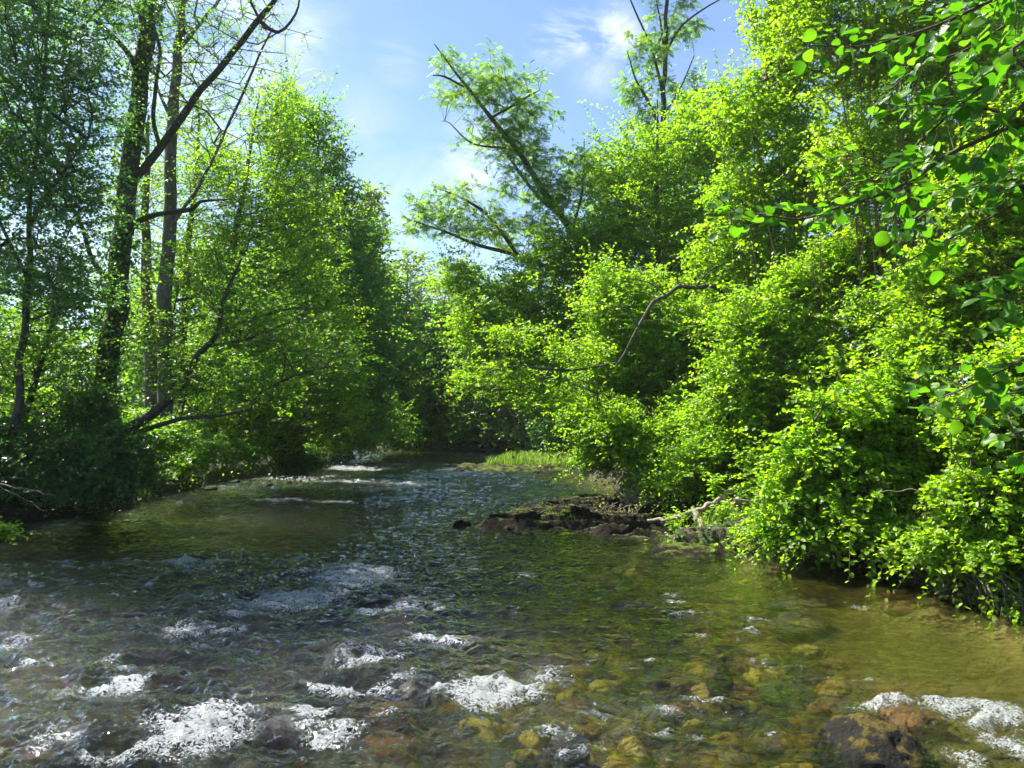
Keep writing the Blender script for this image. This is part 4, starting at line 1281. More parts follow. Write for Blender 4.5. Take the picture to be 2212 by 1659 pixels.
# thin tall sparse tree
b = B(1445, 27)
tr = [([b, P(1436, 600, 27), P(1432, 350, 27), P(1432, 230, 27), P(1436, 120, 27), P(1440, 0, 27), P(1446, -200, 27)], rr([26, 20, 15, 12, 10, 8, 2], 27)),
      ([P(1432, 290, 27), P(1400, 220, 26.8), P(1372, 170, 26.7), P(1355, 110, 26.6)], rr([8, 6, 4, 2], 27)),
      ([P(1432, 200, 27), P(1410, 110, 27), P(1375, 30, 27), P(1350, -30, 27)], rr([7, 5, 4, 2], 27)),
      ([P(1434, 120, 27), P(1470, 60, 26.8), P(1520, 20, 26.6), P(1590, -20, 26.4)], rr([6, 5, 3.5, 2], 27)),
      ([P(1436, 120, 27), P(1425, 40, 27.2), P(1410, -60, 27.3)], rr([6, 4, 2], 27)),
      ([P(1432, 250, 27), P(1470, 190, 27), P(1500, 120, 27)], rr([5, 4, 2], 27))]
bl = [blob(1375, 190, 40, 40, 27, 0.8), blob(1410, 110, 50, 70, 27, 0.9), blob(1460, 50, 60, 60, 27, 0.9), blob(1470, 200, 50, 60, 27, 0.9), blob(1400, 250, 50, 40, 27, 0.9), blob(1440, -60, 90, 70, 27, 1), blob(1440, 330, 60, 60, 27, 1)]
make_tree('aspen_tree', 'tall thin sparse tree standing alone above the right thicket, top out of frame', b, tr, bl, 120, 502, 'leaf_robinia', 'bark_dark', 'rh', dens=1.25,
          cr=0.30, k=5, m=5, L=0.17, surf=0.0, r0=0.005, compound=4, asp=0.75)

RBIG = [
    ('ash_tree', 'bright green tree below the robinia whose low sprays reach farthest over the far water', 1240, 23,
     [(1150, 640, 110, 70, 22.5, 1.3), (1060, 690, 80, 70, 22, 1.0), (1210, 560, 90, 70, 23, 1.4), (1120, 760, 110, 80, 21.8, 1.2), (1040, 820, 70, 50, 21.3, 0.8), (1250, 700, 110, 100, 22.5, 1.3), (1190, 850, 110, 60, 21.5, 1.0), (1000, 600, 60, 50, 23, 0.8)], 520, 'leaf_bright', 'hex', 0.09, 0.45),
    ('ash_tree', 'tall bright green tree under the thin sparse tree, its rounded top against the sky', 1420, 22,
     [(1350, 370, 80, 90, 22, 1.2), (1440, 340, 90, 90, 22, 1.3), (1520, 290, 80, 100, 22, 1.3), (1400, 500, 120, 110, 22, 1.6), (1530, 470, 100, 140, 22, 1.5), (1320, 500, 70, 80, 22, 1.2), (1470, 640, 120, 90, 22, 1.5)], 560, 'leaf_bright', 'hex', 0.09, 0.5),
    ('maple_tree', 'mid green tree behind the bent pale branch, shading the bank below', 1440, 19.5,
     [(1350, 660, 110, 90, 18.6, 0.9), (1450, 740, 120, 90, 18.2, 0.9), (1560, 700, 90, 80, 17.5, 0.8), (1330, 790, 90, 80, 19, 1.0), (1420, 880, 110, 70, 19, 1.0), (1520, 830, 90, 90, 19, 1.0)], 600, 'leaf_bright', 'hex', 0.08, 0.42),
    ('elm_bush', 'bright low bush above the mossy ledge, its skirt over the quiet green water', 1400, 17.3,
     [(1330, 930, 85, 60, 17, 0.8), (1290, 990, 45, 30, 17.2, 0.5), (1400, 980, 90, 50, 16.8, 0.8), (1480, 920, 80, 70, 16.8, 0.8), (1410, 1040, 70, 30, 16.5, 0.6), (1260, 900, 40, 30, 17.5, 0.5)], 430, 'leaf_bright', 'hex', 0.075, 0.33),
    ('alder_bush', 'shaded green bush spilling over the root tangle at the ledge', 1560, 14.3,
     [(1540, 1000, 90, 60, 14.3, 0.7), (1620, 960, 90, 80, 14.2, 0.8), (1570, 900, 90, 70, 14.8, 0.8), (1500, 1040, 50, 30, 14.6, 0.5), (1680, 1010, 80, 60, 13.2, 0.6)], 420, 'leaf_bright', 'hex', 0.065, 0.3),
]
for i, (nm_, lab, x, d, bls, ncl, lf, kd, LL, crr) in enumerate(RBIG):
    big(nm_, lab, x, d, bls, ncl, 510 + i, lf, dens=2.1, bark='bark_twig', cr=crr, k=5, m=9, L=LL * 0.9, asp=0.62, surf=0.3, r0=0.0045, kind=kd, whips=0.14, cat='tree' if 'tree' in nm_ else 'bush', flat=0.45, droop=0.2)


# tall multi-stemmed hazels making the right-hand wall
def hazel(label, x, depth, stems, blobs, ncl, seed, leaf, L, cr, name='hazel_tree', cat='tree', bark='bark_tan', r=0.03, **kw):
    b = B(x, depth)
    rng = np.random.default_rng(seed)
    trunks = []
    for (x2, y2, x3, y3) in stems:
        b0 = b + np.array((rng.uniform(-.3, .3), rng.uniform(-.3, .3), 0))
        p2 = P(x2, y2, depth + rng.uniform(-.4, .4)); p3 = P(x3, y3, depth + rng.uniform(-.8, .8))
        q = b0 + (p2 - b0) * 0.5 + rng.normal(size=3) * 0.12
        q2 = p2 + (p3 - p2) * 0.5 + rng.normal(size=3) * 0.12
        k = rng.uniform(0.7, 1.25)
        trunks.append(([b0, q, p2, q2, p3], [r * k, r * 0.85 * k, r * 0.7 * k, r * 0.5 * k, r * 0.2]))
    return big(name, label, x, depth, blobs, ncl, seed, leaf, trunks=trunks, bark=bark, cr=cr, L=L, cat=cat, kind='hex', whips=0.16, **kw)


def fan(x0, x1, n_, ymid, ytop, seed, lean=0):
    rng = np.random.default_rng(seed)
    o = []
    for i in range(n_):
        t = (i + 0.5) / n_
        xx = x0 + (x1 - x0) * t + rng.uniform(-12, 12)
        xm = (x0 + x1) / 2 + (xx - (x0 + x1) / 2) * 0.65
        o.append((xm, ymid + rng.uniform(-40, 40), xx + lean, ytop + rng.uniform(-60, 120)))
    return o


hazel('hazel with many sunlit tan stems, its top touching the sky beside the tall sparse tree', 1680, 16.5, fan(1540, 1790, 10, 560, 190, 61),
      [(1600, 260, 80, 90, 16.5, 0.9), (1690, 180, 80, 130, 16.5, 1.0), (1640, 420, 110, 100, 16.5, 1.0), (1740, 380, 90, 130, 16.5, 1.0), (1580, 560, 100, 90, 16.5, 0.9), (1700, 580, 100, 100, 16.5, 0.9), (1690, 40, 70, 80, 16.5, 0.8)],
      520, 520, 'leaf_bright', 0.07, 0.36, k=5, m=8, surf=0.25, asp=0.75)
hazel('hazel with tan stems at the top right, behind the big near leaves', 1930, 13.5, fan(1790, 2080, 11, 480, 40, 62),
      [(1850, 120, 110, 130, 13.5, 0.9), (1960, 60, 120, 160, 13.5, 1.0), (2080, 150, 110, 180, 13.5, 1.0), (1870, 330, 110, 110, 13.5, 0.9), (2000, 350, 110, 130, 13.5, 0.9), (1760, 40, 90, 100, 13.5, 0.8), (1900, -120, 200, 100, 13.5, 1.2)],
      560, 521, 'leaf_lime', 0.065, 0.32, k=5, m=8, surf=0.25, asp=0.75)
hazel('shady hazel thicket with bare reddish stems under the two tall hazels', 1780, 14.0, fan(1600, 1960, 9, 760, 520, 63),
      [(1640, 700, 100, 90, 14.2, 0.8), (1600, 820, 90, 80, 14, 0.8), (1730, 620, 90, 60, 14.3, 0.7), (1850, 560, 100, 70, 14, 0.7), (1690, 880, 90, 70, 13.6, 0.7), (1800, 820, 80, 80, 13, 0.6), (1740, 740, 90, 80, 13.6, 0.6), (1900, 700, 90, 70, 13, 0.6)],
      620, 522, 'leaf_bright', 0.062, 0.3, k=5, m=8, surf=0.2, asp=0.75, name='hazel_bush', cat='bush')
hazel('right edge hazel of lime green leaves, upper part of the bright sloping bush wall', 2180, 11.0, fan(2020, 2330, 8, 600, 330, 64),
      [(2150, 420, 130, 110, 11, 0.8), (2240, 560, 150, 130, 11, 0.9), (2060, 600, 110, 90, 11, 0.7), (2150, 700, 130, 90, 10.8, 0.7), (2000, 740, 90, 70, 10.8, 0.6), (2260, 300, 110, 120, 11, 0.8)],
      560, 523, 'leaf_lime', 0.062, 0.26, k=5, m=8, surf=0.3, asp=0.75)
hazel('bright lime bush sloping down to the water, middle of the right bank foreground', 1960, 10.4, fan(1740, 2120, 9, 1040, 860, 65),
      [(1960, 840, 110, 60, 10.4, 0.6), (1850, 900, 110, 70, 10.2, 0.6), (1770, 990, 100, 65, 10.4, 0.6), (2040, 960, 120, 90, 10, 0.6), (1900, 1040, 120, 70, 10, 0.6), (1740, 1080, 90, 50, 10.4, 0.5), (1880, 1120, 110, 45, 9.8, 0.4), (1780, 1150, 80, 40, 10.2, 0.35), (1980, 1170, 80, 40, 9.3, 0.35), (1690, 1130, 60, 35, 10.6, 0.35)],
      560, 524, 'leaf_bright', 0.062, 0.24, k=5, m=8, surf=0.45, asp=0.78, name='elm_bush', cat='bush', r=0.018, bark='bark_twig', droop=0.3, flat=0.5)
hazel('nearest bright bush drooping into the water at the right edge', 2200, 8.6, fan(2060, 2350, 8, 1060, 900, 66),
      [(2150, 900, 120, 90, 8.8, 0.55), (2230, 1020, 130, 100, 8.6, 0.55), (2110, 1080, 100, 70, 8.6, 0.45), (2050, 1180, 70, 40, 8.6, 0.35), (2190, 1200, 110, 70, 8.2, 0.4), (2240, 790, 100, 70, 9, 0.5), (2260, 1290, 70, 30, 7.9, 0.3)],
      500, 525, 'leaf_lime', 0.058, 0.2, k=5, m=8, surf=0.45, asp=0.78, name='elm_bush', cat='bush', r=0.016, bark='bark_twig', droop=0.3, flat=0.5)

hazel('leafy bush at the very right edge of the view, beside the nearest drooping bush', 2620, 6.4, fan(2480, 2760, 6, 900, 760, 67),
      [(2560, 900, 170, 130, 6.6, 0.6), (2680, 1050, 170, 140, 6.2, 0.6), (2800, 850, 170, 170, 6.6, 0.7), (2480, 1180, 90, 70, 6.9, 0.4)],
      260, 526, 'leaf_bright', 0.058, 0.24, k=5, m=8, surf=0.4, asp=0.78, name='elm_bush', cat='bush', r=0.016, bark='bark_twig', droop=0.3, flat=0.5)

# bent pale branch: a half fallen stem over the quiet water
b = B(1640, 17.0)
tr = [([b, P(1600, 760, 16.8), P(1560, 640, 16.4), P(1535, 618, 16.1), P(1500, 622, 15.9), P(1466, 619, 15.8), P(1440, 640, 15.7), P(1412, 652, 15.6), P(1378, 705, 15.5), P(1345, 770, 15.5), P(1310, 815, 15.4)], rr([18, 14, 10, 9.5, 9, 9, 8, 8, 6, 4, 2], 16)),
      ([P(1330, 785, 15.5), P(1230, 800, 15.4), P(1130, 792, 15.3), P(1060, 802, 15.3), P(1000, 850, 15.2)], rr([5, 6, 5, 3.5, 1.5], 16)),
      ([P(1378, 705, 15.5), P(1350, 668, 15.5), P(1290, 655, 15.4)], rr([5, 3, 1.5], 16)),
      ([P(1130, 792, 15.3), P(1060, 840, 15.2), P(1010, 900, 15.2), P(985, 935, 15.2)], rr([4, 3, 2, 1], 16)),
      ([P(1466, 619, 15.8), P(1463, 600, 15.8), P(1461, 592, 15.8)], rr([5, 4, 3], 16)),
      ([P(1440, 640, 15.7), P(1400, 610, 15.6), P(1340, 600, 15.5)], rr([4, 3, 1.5], 16)),
      ([P(1500, 622, 15.9), P(1540, 580, 15.9), P(1600, 560, 15.9)], rr([4, 3, 1.5], 16)),
      ([P(1378, 705, 15.5), P(1420, 690, 15.4), P(1460, 700, 15.3)], rr([3, 2, 1], 16))]
bl = [blob(1080, 820, 100, 40, 15.3, 0.7), blob(1180, 860, 100, 40, 15.3, 0.7), blob(1230, 760, 90, 40, 15.4, 0.6), blob(1300, 880, 70, 40, 15.5, 0.6), blob(1110, 730, 80, 35, 15.5, 0.6)]
make_tree('maple_tree', 'half fallen tree with an arched pale brown stem bending down over the river', b, tr, bl, 130, 530, 'leaf_lime', 'bark_grey', 'hex',
          cr=0.3, k=4, m=7, L=0.06, asp=0.75, surf=0.1, r0=0.004, flat=0.3, droop=0.1)


# near alder branches with large leaves, growing from a tree just out of view on the right
base = np.array((4.6, 1.2, tz(4.6, 1.2) - 0.1))
root = empty('alder_tree', base, 'near alder whose out of focus big round leaves hang in from the right edge', 'tree')
main = np.array((4.5, 2.0, 5.0))
tp = [(base, base + (0.05, 0.2, 1.6), np.array((4.5, 1.7, 3.2)), np.array((4.4, 1.9, 4.6)), np.array((4.3, 2.1, 6.5)))]
tparts = []
sp, sr = spline(tp[0], [0.14, 0.12, 0.11, 0.09, 0.05], 0.15)
tparts += tube_parts(sp - base, sr, 14, 0.08, 3, 0.4)
obj('trunk', mk_mesh('alder_trunk', tparts, M['bark_grey']), root)
rng = np.random.default_rng(77)
near = [  # (points (x,y,depth), start radius m, leaf spacing)
    ([(2420, 190, 2.5), (2212, 262, 2.6), (2060, 330, 2.7), (1960, 395, 2.75), (1830, 440, 2.8), (1720, 470, 2.85), (1600, 458, 2.9), (1552, 430, 2.9)], 0.010),
    ([(2400, -120, 2.5), (2200, -30, 2.6), (2040, 50, 2.7), (1930, 85, 2.75), (1830, 100, 2.8), (1745, 95, 2.8)], 0.008),
    ([(2450, 30, 2.4), (2250, 110, 2.5), (2130, 180, 2.6), (2050, 250, 2.65), (1960, 330, 2.7), (1880, 400, 2.8)], 0.008),
    ([(2212, 262, 2.6), (2120, 235, 2.6), (2010, 225, 2.6), (1920, 240, 2.7)], 0.005),
    ([(2400, 620, 2.4), (2260, 740, 2.5), (2150, 810, 2.6), (2060, 850, 2.7), (1990, 875, 2.7)], 0.008),
    ([(2400, 380, 2.4), (2240, 420, 2.5), (2120, 480, 2.6), (2000, 545, 2.7), (1900, 590, 2.75)], 0.007),
    ([(1960, 395, 2.75), (1900, 350, 2.8), (1830, 335, 2.8), (1770, 350, 2.85)], 0.004),
    ([(2380, 900, 2.3), (2260, 960, 2.4), (2180, 1000, 2.5)], 0.005),
    ([(2400, -60, 2.8), (2200, 40, 2.9), (2080, 110, 3.0), (1980, 150, 3.1), (1880, 230, 3.2)], 0.007),
    ([(2420, 330, 2.9), (2230, 360, 3.0), (2100, 400, 3.1), (1990, 470, 3.2), (1930, 530, 3.2)], 0.006),
    ([(2380, 60, 2.3), (2240, 190, 2.4), (2150, 300, 2.5), (2090, 380, 2.6)], 0.006),
    ([(2400, -160, 2.6), (2260, -60, 2.7), (2150, 0, 2.8), (2060, 10, 2.9), (1960, 0, 2.9)], 0.006),
    ([(2400, 700, 2.8), (2240, 620, 2.9), (2170, 600, 3.0), (2110, 640, 3.0)], 0.005),
    ([(2400, 780, 2.8), (2260, 840, 2.9), (2120, 850, 3.0), (2020, 810, 3.1), (1960, 830, 3.1)], 0.005),
]
bparts = []; Lp = []; La = []; Ln = []; Ls = []
for pts, r_ in near:
    pw = [P(x, y, d) for (x, y, d) in pts]
    if pts[0][0] > 2300:
        pw = [np.array((4.4, 1.95, pw[0][2] * 0.6 + 1.2))] + pw
        rad = [r_ * 1.8] + list(np.linspace(r_, 0.0015, len(pw) - 1))
    else:
        rad = list(np.linspace(r_, 0.0012, len(pw)))
    sp, sr = spline(pw, rad, 0.03)
    sp = sp + 0.006 * np.stack([vnoise(np.arange(len(sp)) * .2, sp[:, 2] * 0, seed=3), vnoise(np.arange(len(sp)) * .2, sp[:, 2] * 0 + 5, seed=3), vnoise(np.arange(len(sp)) * .2, sp[:, 2] * 0 + 9, seed=4)], 1)
    bparts += tube_parts(sp - base, sr, 8, 0.1, 5)
    i = 6
    while i < len(sp):
        q = sp[i]
        vis = q[0] < 3.9
        if vis:
            dirn = unit(sp[min(i + 1, len(sp) - 1)] - sp[i - 1])
            sd_ = unit(np.cross(dirn, (0, 0.3, 1)))
            sg = 1 if (i // 2) % 2 else -1
            # short side twig with leaves
            tl = rng.uniform(0.05, 0.24) if i < len(sp) - 6 else 0.04
            tdir = unit(dirn * 0.7 + sd_ * sg * 0.7 + rng.normal(size=3) * 0.3)
            tip = q + tdir * tl + np.array((0, 0, -0.02))
            v_, f_ = seg_tubes((q - base)[None], (tip - base)[None], [0.0016], [0.0009], 5)
            bparts.append((v_, f_))
            nl = 1 + int(tl / 0.036)
            for j in range(nl):
                p_ = q + (tip - q) * ((j + 0.7) / nl)
                ax_ = unit(tdir * 0.6 + unit(np.cross(tdir, (0, 0, 1))) * (1 if j % 2 else -1) * 0.8 + rng.normal(size=3) * 0.35 + np.array((0, 0, -0.25)))
                pet = p_ + ax_ * 0.015
                v_, f_ = seg_tubes((p_ - base)[None], (pet - base)[None], [0.0009], [0.0007], 4)
                bparts.append((v_, f_))
                Lp.append(pet); La.append(ax_); Ln.append(unit(np.array((0.1, -0.35, 0.8)) + rng.normal(size=3) * 0.45)); Ls.append(rng.uniform(0.034, 0.068))
        i += rng.integers(1, 3)
obj('branches', mk_mesh('alder_branches', bparts, M['bark_twig']), root)
Lp = np.array(Lp); La = np.array(La); Ln = np.array(Ln); Ls = np.array(Ls)
obj('crown', leaf_mesh('alder_leaves', Lp - base, La, Ln, Ls, Ls * 0.86, M['leaf_alder'], 'round'), root)

# bright sprig reaching in at the left edge, low over the water
base = np.array((-5.9, 6.2, 0.0)); base = np.array((-9.9, 9.0, tz(-9.9, 9.0) - 0.1))
tr = [([base, base + (0.3, 0.1, 0.7), P(-170, 1110, 9.4), P(-60, 1120, 9.3), P(20, 1140, 9.2)], [0.03, 0.025, 0.016, 0.008, 0.003])]
make_tree('willow_bush', 'bright sprig of rounded leaves poking in at the left edge just above the water', base, tr, [blob(5, 1145, 36, 18, 9.2, 0.2), blob(-80, 1125, 80, 40, 9.3, 0.3)], 26, 540, 'leaf_lime', 'bark_twig', 'hex', cat='bush',
          cr=0.16, k=4, m=6, L=0.05, asp=0.8, surf=0.0, r0=0.002)
print('LEAVES', LEAFCOUNT[0])
# ------------------------------------------------------------------ mossy ledge, island, banks
def slab(name, x0, x1, ytop, ybot, seed, label, group=None, mat='rock_ledge', wid=0.55, rot=0.35, tilt=-0.12, sub=4, facet=0.7, strata=0.12):
    pb = G((x0 + x1) / 2, ybot)
    hl = (x1 - x0) * 0.5 * pb[1] / FPX
    h = (ybot - ytop) * pb[1] / FPX * (0.6 if group == 'loose rocks of the mossy ledge' else 0.8)
    w = hl * wid
    me = stone_mesh(name, (hl * 1.08, w, h * 0.9 + 0.05), seed, M[mat], sub=sub, amp=0.34, freq=2.2, facet=1.0, strata=strata)
    o = obj(name, me, loc=(pb[0], pb[1] + w * 0.8, h * 0.12))
    o.rotation_euler = (0.1, tilt, rot)
    return tag(o, label, 'rock', group)


SL = [(1015, 1168, 1092, 1140, 'longest mossy slab at the river end of the ledge, striped with bright grass', 0.34),
      (1088, 1160, 1106, 1136, 'dark wedge shaped slab in front of the longest mossy slab', 0.5),
      (1156, 1192, 1110, 1133, 'small crumbly block right of the dark wedge shaped slab', 0.7),
      (1090, 1142, 1133, 1146, 'thin flat reddish slab at the water line under the dark wedge', 0.5),
      (978, 1016, 1122, 1140, 'low black rock awash beyond the tip of the longest mossy slab', 0.5),
      (1196, 1290, 1088, 1128, 'broad mossy slab in the middle of the ledge', 0.45),
      (1182, 1216, 1125, 1143, 'little black rock in front of the broad mossy slab', 0.6),
      (1250, 1310, 1100, 1136, 'long dark ridge of rock right of the tuft of grass on the ledge', 0.4),
      (1188, 1276, 1076, 1092, 'low pale rimmed rock at the back of the ledge', 0.4),
      (1278, 1376, 1078, 1108, 'dark jagged rock under the pale root tangle', 0.5),
      (1230, 1450, 1108, 1160, 'wide flat brown shelf at the foot of the ledge beside the leafy plant', 0.5),
      (1360, 1500, 1085, 1125, 'shaded earthy rock joining the ledge to the bank', 0.6)]
for i in (0, 1, 2, 3, 4, 5, 6, 7, 8, 9):
    x0, x1, yt, yb, lab, wd = SL[i]
    slab('mossy_rock', x0, x1, yt, yb, 700 + i, lab, 'loose rocks of the mossy ledge', wid=wd, rot=0.15 + 0.3 * (i % 3) * 0.5, sub=5 if x1 - x0 > 60 else 4)


def rockfield(name, corners, hgt, seed, label, dip=(0.75, 0.65), freq=2.6, amp=0.10, step=0.03, edge=0.35, rise=None, mat='rock_ledge', mode='rock'):
    """layered outcrop: a height field inside a ground polygon, sawtooth beds dipping one way"""
    pg = np.array([G(x, y)[:2] for x, y in corners])
    x0, y0 = pg.min(0) - 0.15; x1, y1 = pg.max(0) + 0.15
    xs_ = np.arange(x0, x1, step); ys_ = np.arange(y0, y1, step)
    X, Y, F = grid_mesh(xs_, ys_)
    x = X.ravel(); y = Y.ravel()
    best = np.full(x.shape, 1e9); ins = np.zeros(x.shape, bool)
    for i in range(len(pg)):
        a = pg[i]; b = pg[(i + 1) % len(pg)]; d = b - a
        t = np.clip(((x - a[0]) * d[0] + (y - a[1]) * d[1]) / (d @ d), 0, 1)
        best = np.minimum(best, (x - a[0] - t * d[0]) ** 2 + (y - a[1] - t * d[1]) ** 2)
        c = (a[1] > y) != (b[1] > y)
        with np.errstate(divide='ignore', invalid='ignore'):
            ins ^= c & (x < (b[0] - a[0]) * (y - a[1]) / (b[1] - a[1]) + a[0])
    s = np.where(ins, 1, -1) * np.sqrt(best)
    s = s + 0.14 * fbm(x * 2.5, y * 2.5, o=4, seed=seed)
    env = sstep(-0.05, edge, s) * 1.0
    u_ = (x * dip[0] + y * dip[1]) * freq + 0.9 * fbm(x * 1.1, y * 1.1, o=3, seed=seed + 1)
    saw = u_ - np.floor(u_)
    saw = np.where(saw < 0.82, saw / 0.82, (1 - saw) / 0.18)
    blk = vnoise(np.floor(u_) * 3.7 + 0 * x, (x * dip[1] - y * dip[0]) * 1.3 + np.floor(u_) * 1.7, seed=seed + 2)
    crack = np.clip(1 - np.abs(vnoise(x * 2.3 + 0.6 * y, y * 1.2, seed=seed + 8)) * 9, 0, 1)
    z = env * (hgt * (0.5 + 0.6 * blk) + amp * (saw - 0.35) - 0.10 * crack) + 0.04 * fbm(x * 7, y * 7, o=4, seed=seed + 3) * env
    if mode == 'mound':
        z = env * hgt * (0.8 + 0.3 * fbm(x * 1.5, y * 1.5, o=3, seed=seed)) + 0.03 * fbm(x * 7, y * 7, o=4, seed=seed + 3) * env
    z = z - 0.25 * (1 - sstep(-0.15, 0.03, s)) - 0.03
    V = np.stack([x, y, z], -1)
    zf = z[F].max(axis=1) > -0.2
    o = obj(name, mk_mesh(name, [(V, F[zf])], M[mat]))
    return tag(o, label, 'rock')


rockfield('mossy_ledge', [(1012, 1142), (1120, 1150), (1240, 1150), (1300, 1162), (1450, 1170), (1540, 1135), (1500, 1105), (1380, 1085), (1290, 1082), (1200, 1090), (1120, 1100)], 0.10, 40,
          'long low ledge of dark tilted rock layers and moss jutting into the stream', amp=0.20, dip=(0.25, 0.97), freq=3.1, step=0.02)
rockfield('mossy_ledge', [(1190, 1092), (1290, 1090), (1385, 1085), (1380, 1072), (1270, 1074), (1200, 1080)], 0.10, 44,
          'low broken row of rocks along the back of the long mossy ledge', amp=0.10, dip=(0.3, 0.95), freq=2.0, edge=0.2)
rockfield('rock_point', [(1385, 1196), (1430, 1204), (1500, 1206), (1590, 1200), (1620, 1160), (1540, 1140), (1460, 1160), (1410, 1175)], 0.16, 41,
          'mossy earthen rock point where the bank meets the clear near pool', amp=0.06, step=0.025, mode='mound')
rockfield('island', [(955, 1021), (1000, 1024), (1100, 1020), (1180, 1018), (1255, 1014), (1262, 1000), (1180, 992), (1080, 994), (1040, 1004), (980, 1012)], 0.26, 42,
          'flat rocky island with a dark bare nose on the left and grass on top', amp=0.12, step=0.06, dip=(0.2, 0.97), freq=0.9, edge=0.6)
rockfield('earth_bank', [(1238, 1029), (1300, 1031), (1350, 1028), (1370, 1008), (1290, 1004), (1250, 1015)], 0.5, 43,
          'small steep dark earth bank with a green grass cap right of the island', amp=0.05, step=0.06, edge=0.5, mode='mound')
rockfield('mud_shelf', [(2040, 1292), (2120, 1318), (2230, 1350), (2300, 1340), (2200, 1290), (2080, 1262)], 0.07, 45,
          'low muddy shelf at the water line below the nearest bush', amp=0.04, step=0.03, mode='mound')


def blades(name, pts, nrm_h, hts, wid, mat, seed, lean=0.5):
    rng = np.random.default_rng(seed)
    N = len(pts)
    a = rng.uniform(0, 2 * math.pi, N)
    d = np.stack([np.cos(a), np.sin(a), 0 * a], 1)
    s = np.stack([-np.sin(a), np.cos(a), 0 * a], 1)
    ln = rng.uniform(0.2, 1.0, N) * lean
    V = []
    for t, wv in ((0, 1.0), (0.45, 0.8), (0.8, 0.45), (1.0, 0.03)):
        c = pts + np.array([0, 0, 1.0]) * (hts * (t - 0.25 * ln * t * t))[:, None] + d * (hts * ln * t * t)[:, None]
        V.append(c - s * (wid * wv * 0.5)[:, None]); V.append(c + s * (wid * wv * 0.5)[:, None])
    V = np.stack(V, 1)
    f = np.array([(0, 1, 3, 2), (2, 3, 5, 4), (4, 5, 7, 6)])
    F = (f[None] + (np.arange(N) * 8)[:, None, None]).reshape(-1, 4)
    return mk_mesh(name, [(V.reshape(-1, 3), F)], M[mat], np.repeat(rng.random(N), 8))


deps = bpy.context.evaluated_depsgraph_get


def surf_z(o_list, x, y):
    """height of the highest of the given objects at x, y"""
    best = None
    for o in o_list:
        mw = o.matrix_world
        inv = mw.inverted()
        org = inv @ Vector((x, y, 5.0)); dr = (inv.to_3x3() @ Vector((0, 0, -1))).normalized()
        ok, loc, nr, _ = o.ray_cast(org, dr)
        if ok:
            z = (mw @ loc).z
            if best is None or z > best: best = z
    return best


bpy.context.view_layer.update()
rocks = [o for o in SC.objects if o.name.startswith(('mossy_', 'island', 'earth_bank', 'rock_point'))]
rng = np.random.default_rng(5)


def grass_on(name, label, rects, dens, h0, h1, w0, seed, mat='grass', need_rock=True, lean=0.6, kind='stuff', cat='grass', clump=0.5):
    rng = np.random.default_rng(seed)
    pts = []; hh = []
    for (x0, x1, yt, yb) in rects:
        a = G((x0 + x1) / 2, yb); b_ = G((x0 + x1) / 2, yt)
        hx = (x1 - x0) / 2 * a[1] / FPX
        n_ = int(dens * (2 * hx) * max(0.2, b_[1] - a[1]))
        xx = rng.uniform(a[0] - hx, a[0] + hx, n_); yy = rng.uniform(a[1], b_[1], n_)
        for x, y in zip(xx, yy):
            if clump and vnoise(np.array([x * 3.1]), np.array([y * 3.1]), seed=seed)[0] < -clump: continue
            if need_rock:
                z = surf_z(rocks, x, y)
                if z is None or z < 0.04: continue
            else:
                z = tz(x, y)
            pts.append((x, y, z - 0.01)); hh.append(rng.uniform(h0, h1))
    pts = np.array(pts); hh = np.array(hh)
    o = obj(name, blades(name, pts, None, hh, np.full(len(pts), w0), mat, seed, lean))
    return tag(o, label, cat, None, kind)


grass_on('grass', 'sunny short grass covering the flat island and its right neighbour', [(1050, 1250, 990, 1014), (1240, 1340, 1002, 1026)], 300, 0.12, 0.40, 0.022, 1, clump=0.6)
grass_on('grass', 'bright grass growing in the cracks of the mossy ledge', [(1050, 1130, 1105, 1130), (1080, 1170, 1098, 1115), (1190, 1245, 1105, 1140), (1390, 1480, 1165, 1190)], 700, 0.03, 0.10, 0.008, 2, clump=0.05)

M['fern_leaf'] = M['leaf_bright']


def bankgrass(name, label, boxes, n_, h0, h1, w0, seed, mat='grass', lean=0.7):
    rng = np.random.default_rng(seed)
    P_ = []; H_ = []
    for (x0, x1, y0, y1) in boxes:
        x = rng.uniform(x0, x1, n_); y = rng.uniform(y0, y1, n_)
        s = sdist(x, y); c = vnoise(x * 2.2, y * 2.2, seed=seed)
        ok = (s > 0.12) & (c > -0.25)
        x, y = x[ok], y[ok]
        z = terr(x, y)
        P_.append(np.stack([x, y, z - 0.02], 1)); H_.append(rng.uniform(h0, h1, len(x)) * (0.8 + 0.4 * c[ok]))
    P_ = np.vstack(P_); H_ = np.concatenate(H_)
    o = obj(name, blades(name, P_, None, H_, np.full(len(P_), w0), mat, seed, lean))
    return tag(o, label, 'grass', None, 'stuff')


bankgrass('grass', 'rough grass of the left bank and meadow edge behind the trunks', [(-16, -6, 15, 24), (-22, -5, 24, 44), (-30, -12, 12, 30)], 9000, 0.2, 0.55, 0.012, 11)
bankgrass('grass', 'bright long grass on the far bank at the river bend', [(-7.5, -3.5, 45, 49)], 2600, 0.3, 0.8, 0.03, 12)
bankgrass('grass', 'dim grass under the right bank thicket', [(2.5, 8, 11, 20), (2, 10, 20, 40), (5, 9, 5, 11)], 5000, 0.15, 0.4, 0.012, 13)


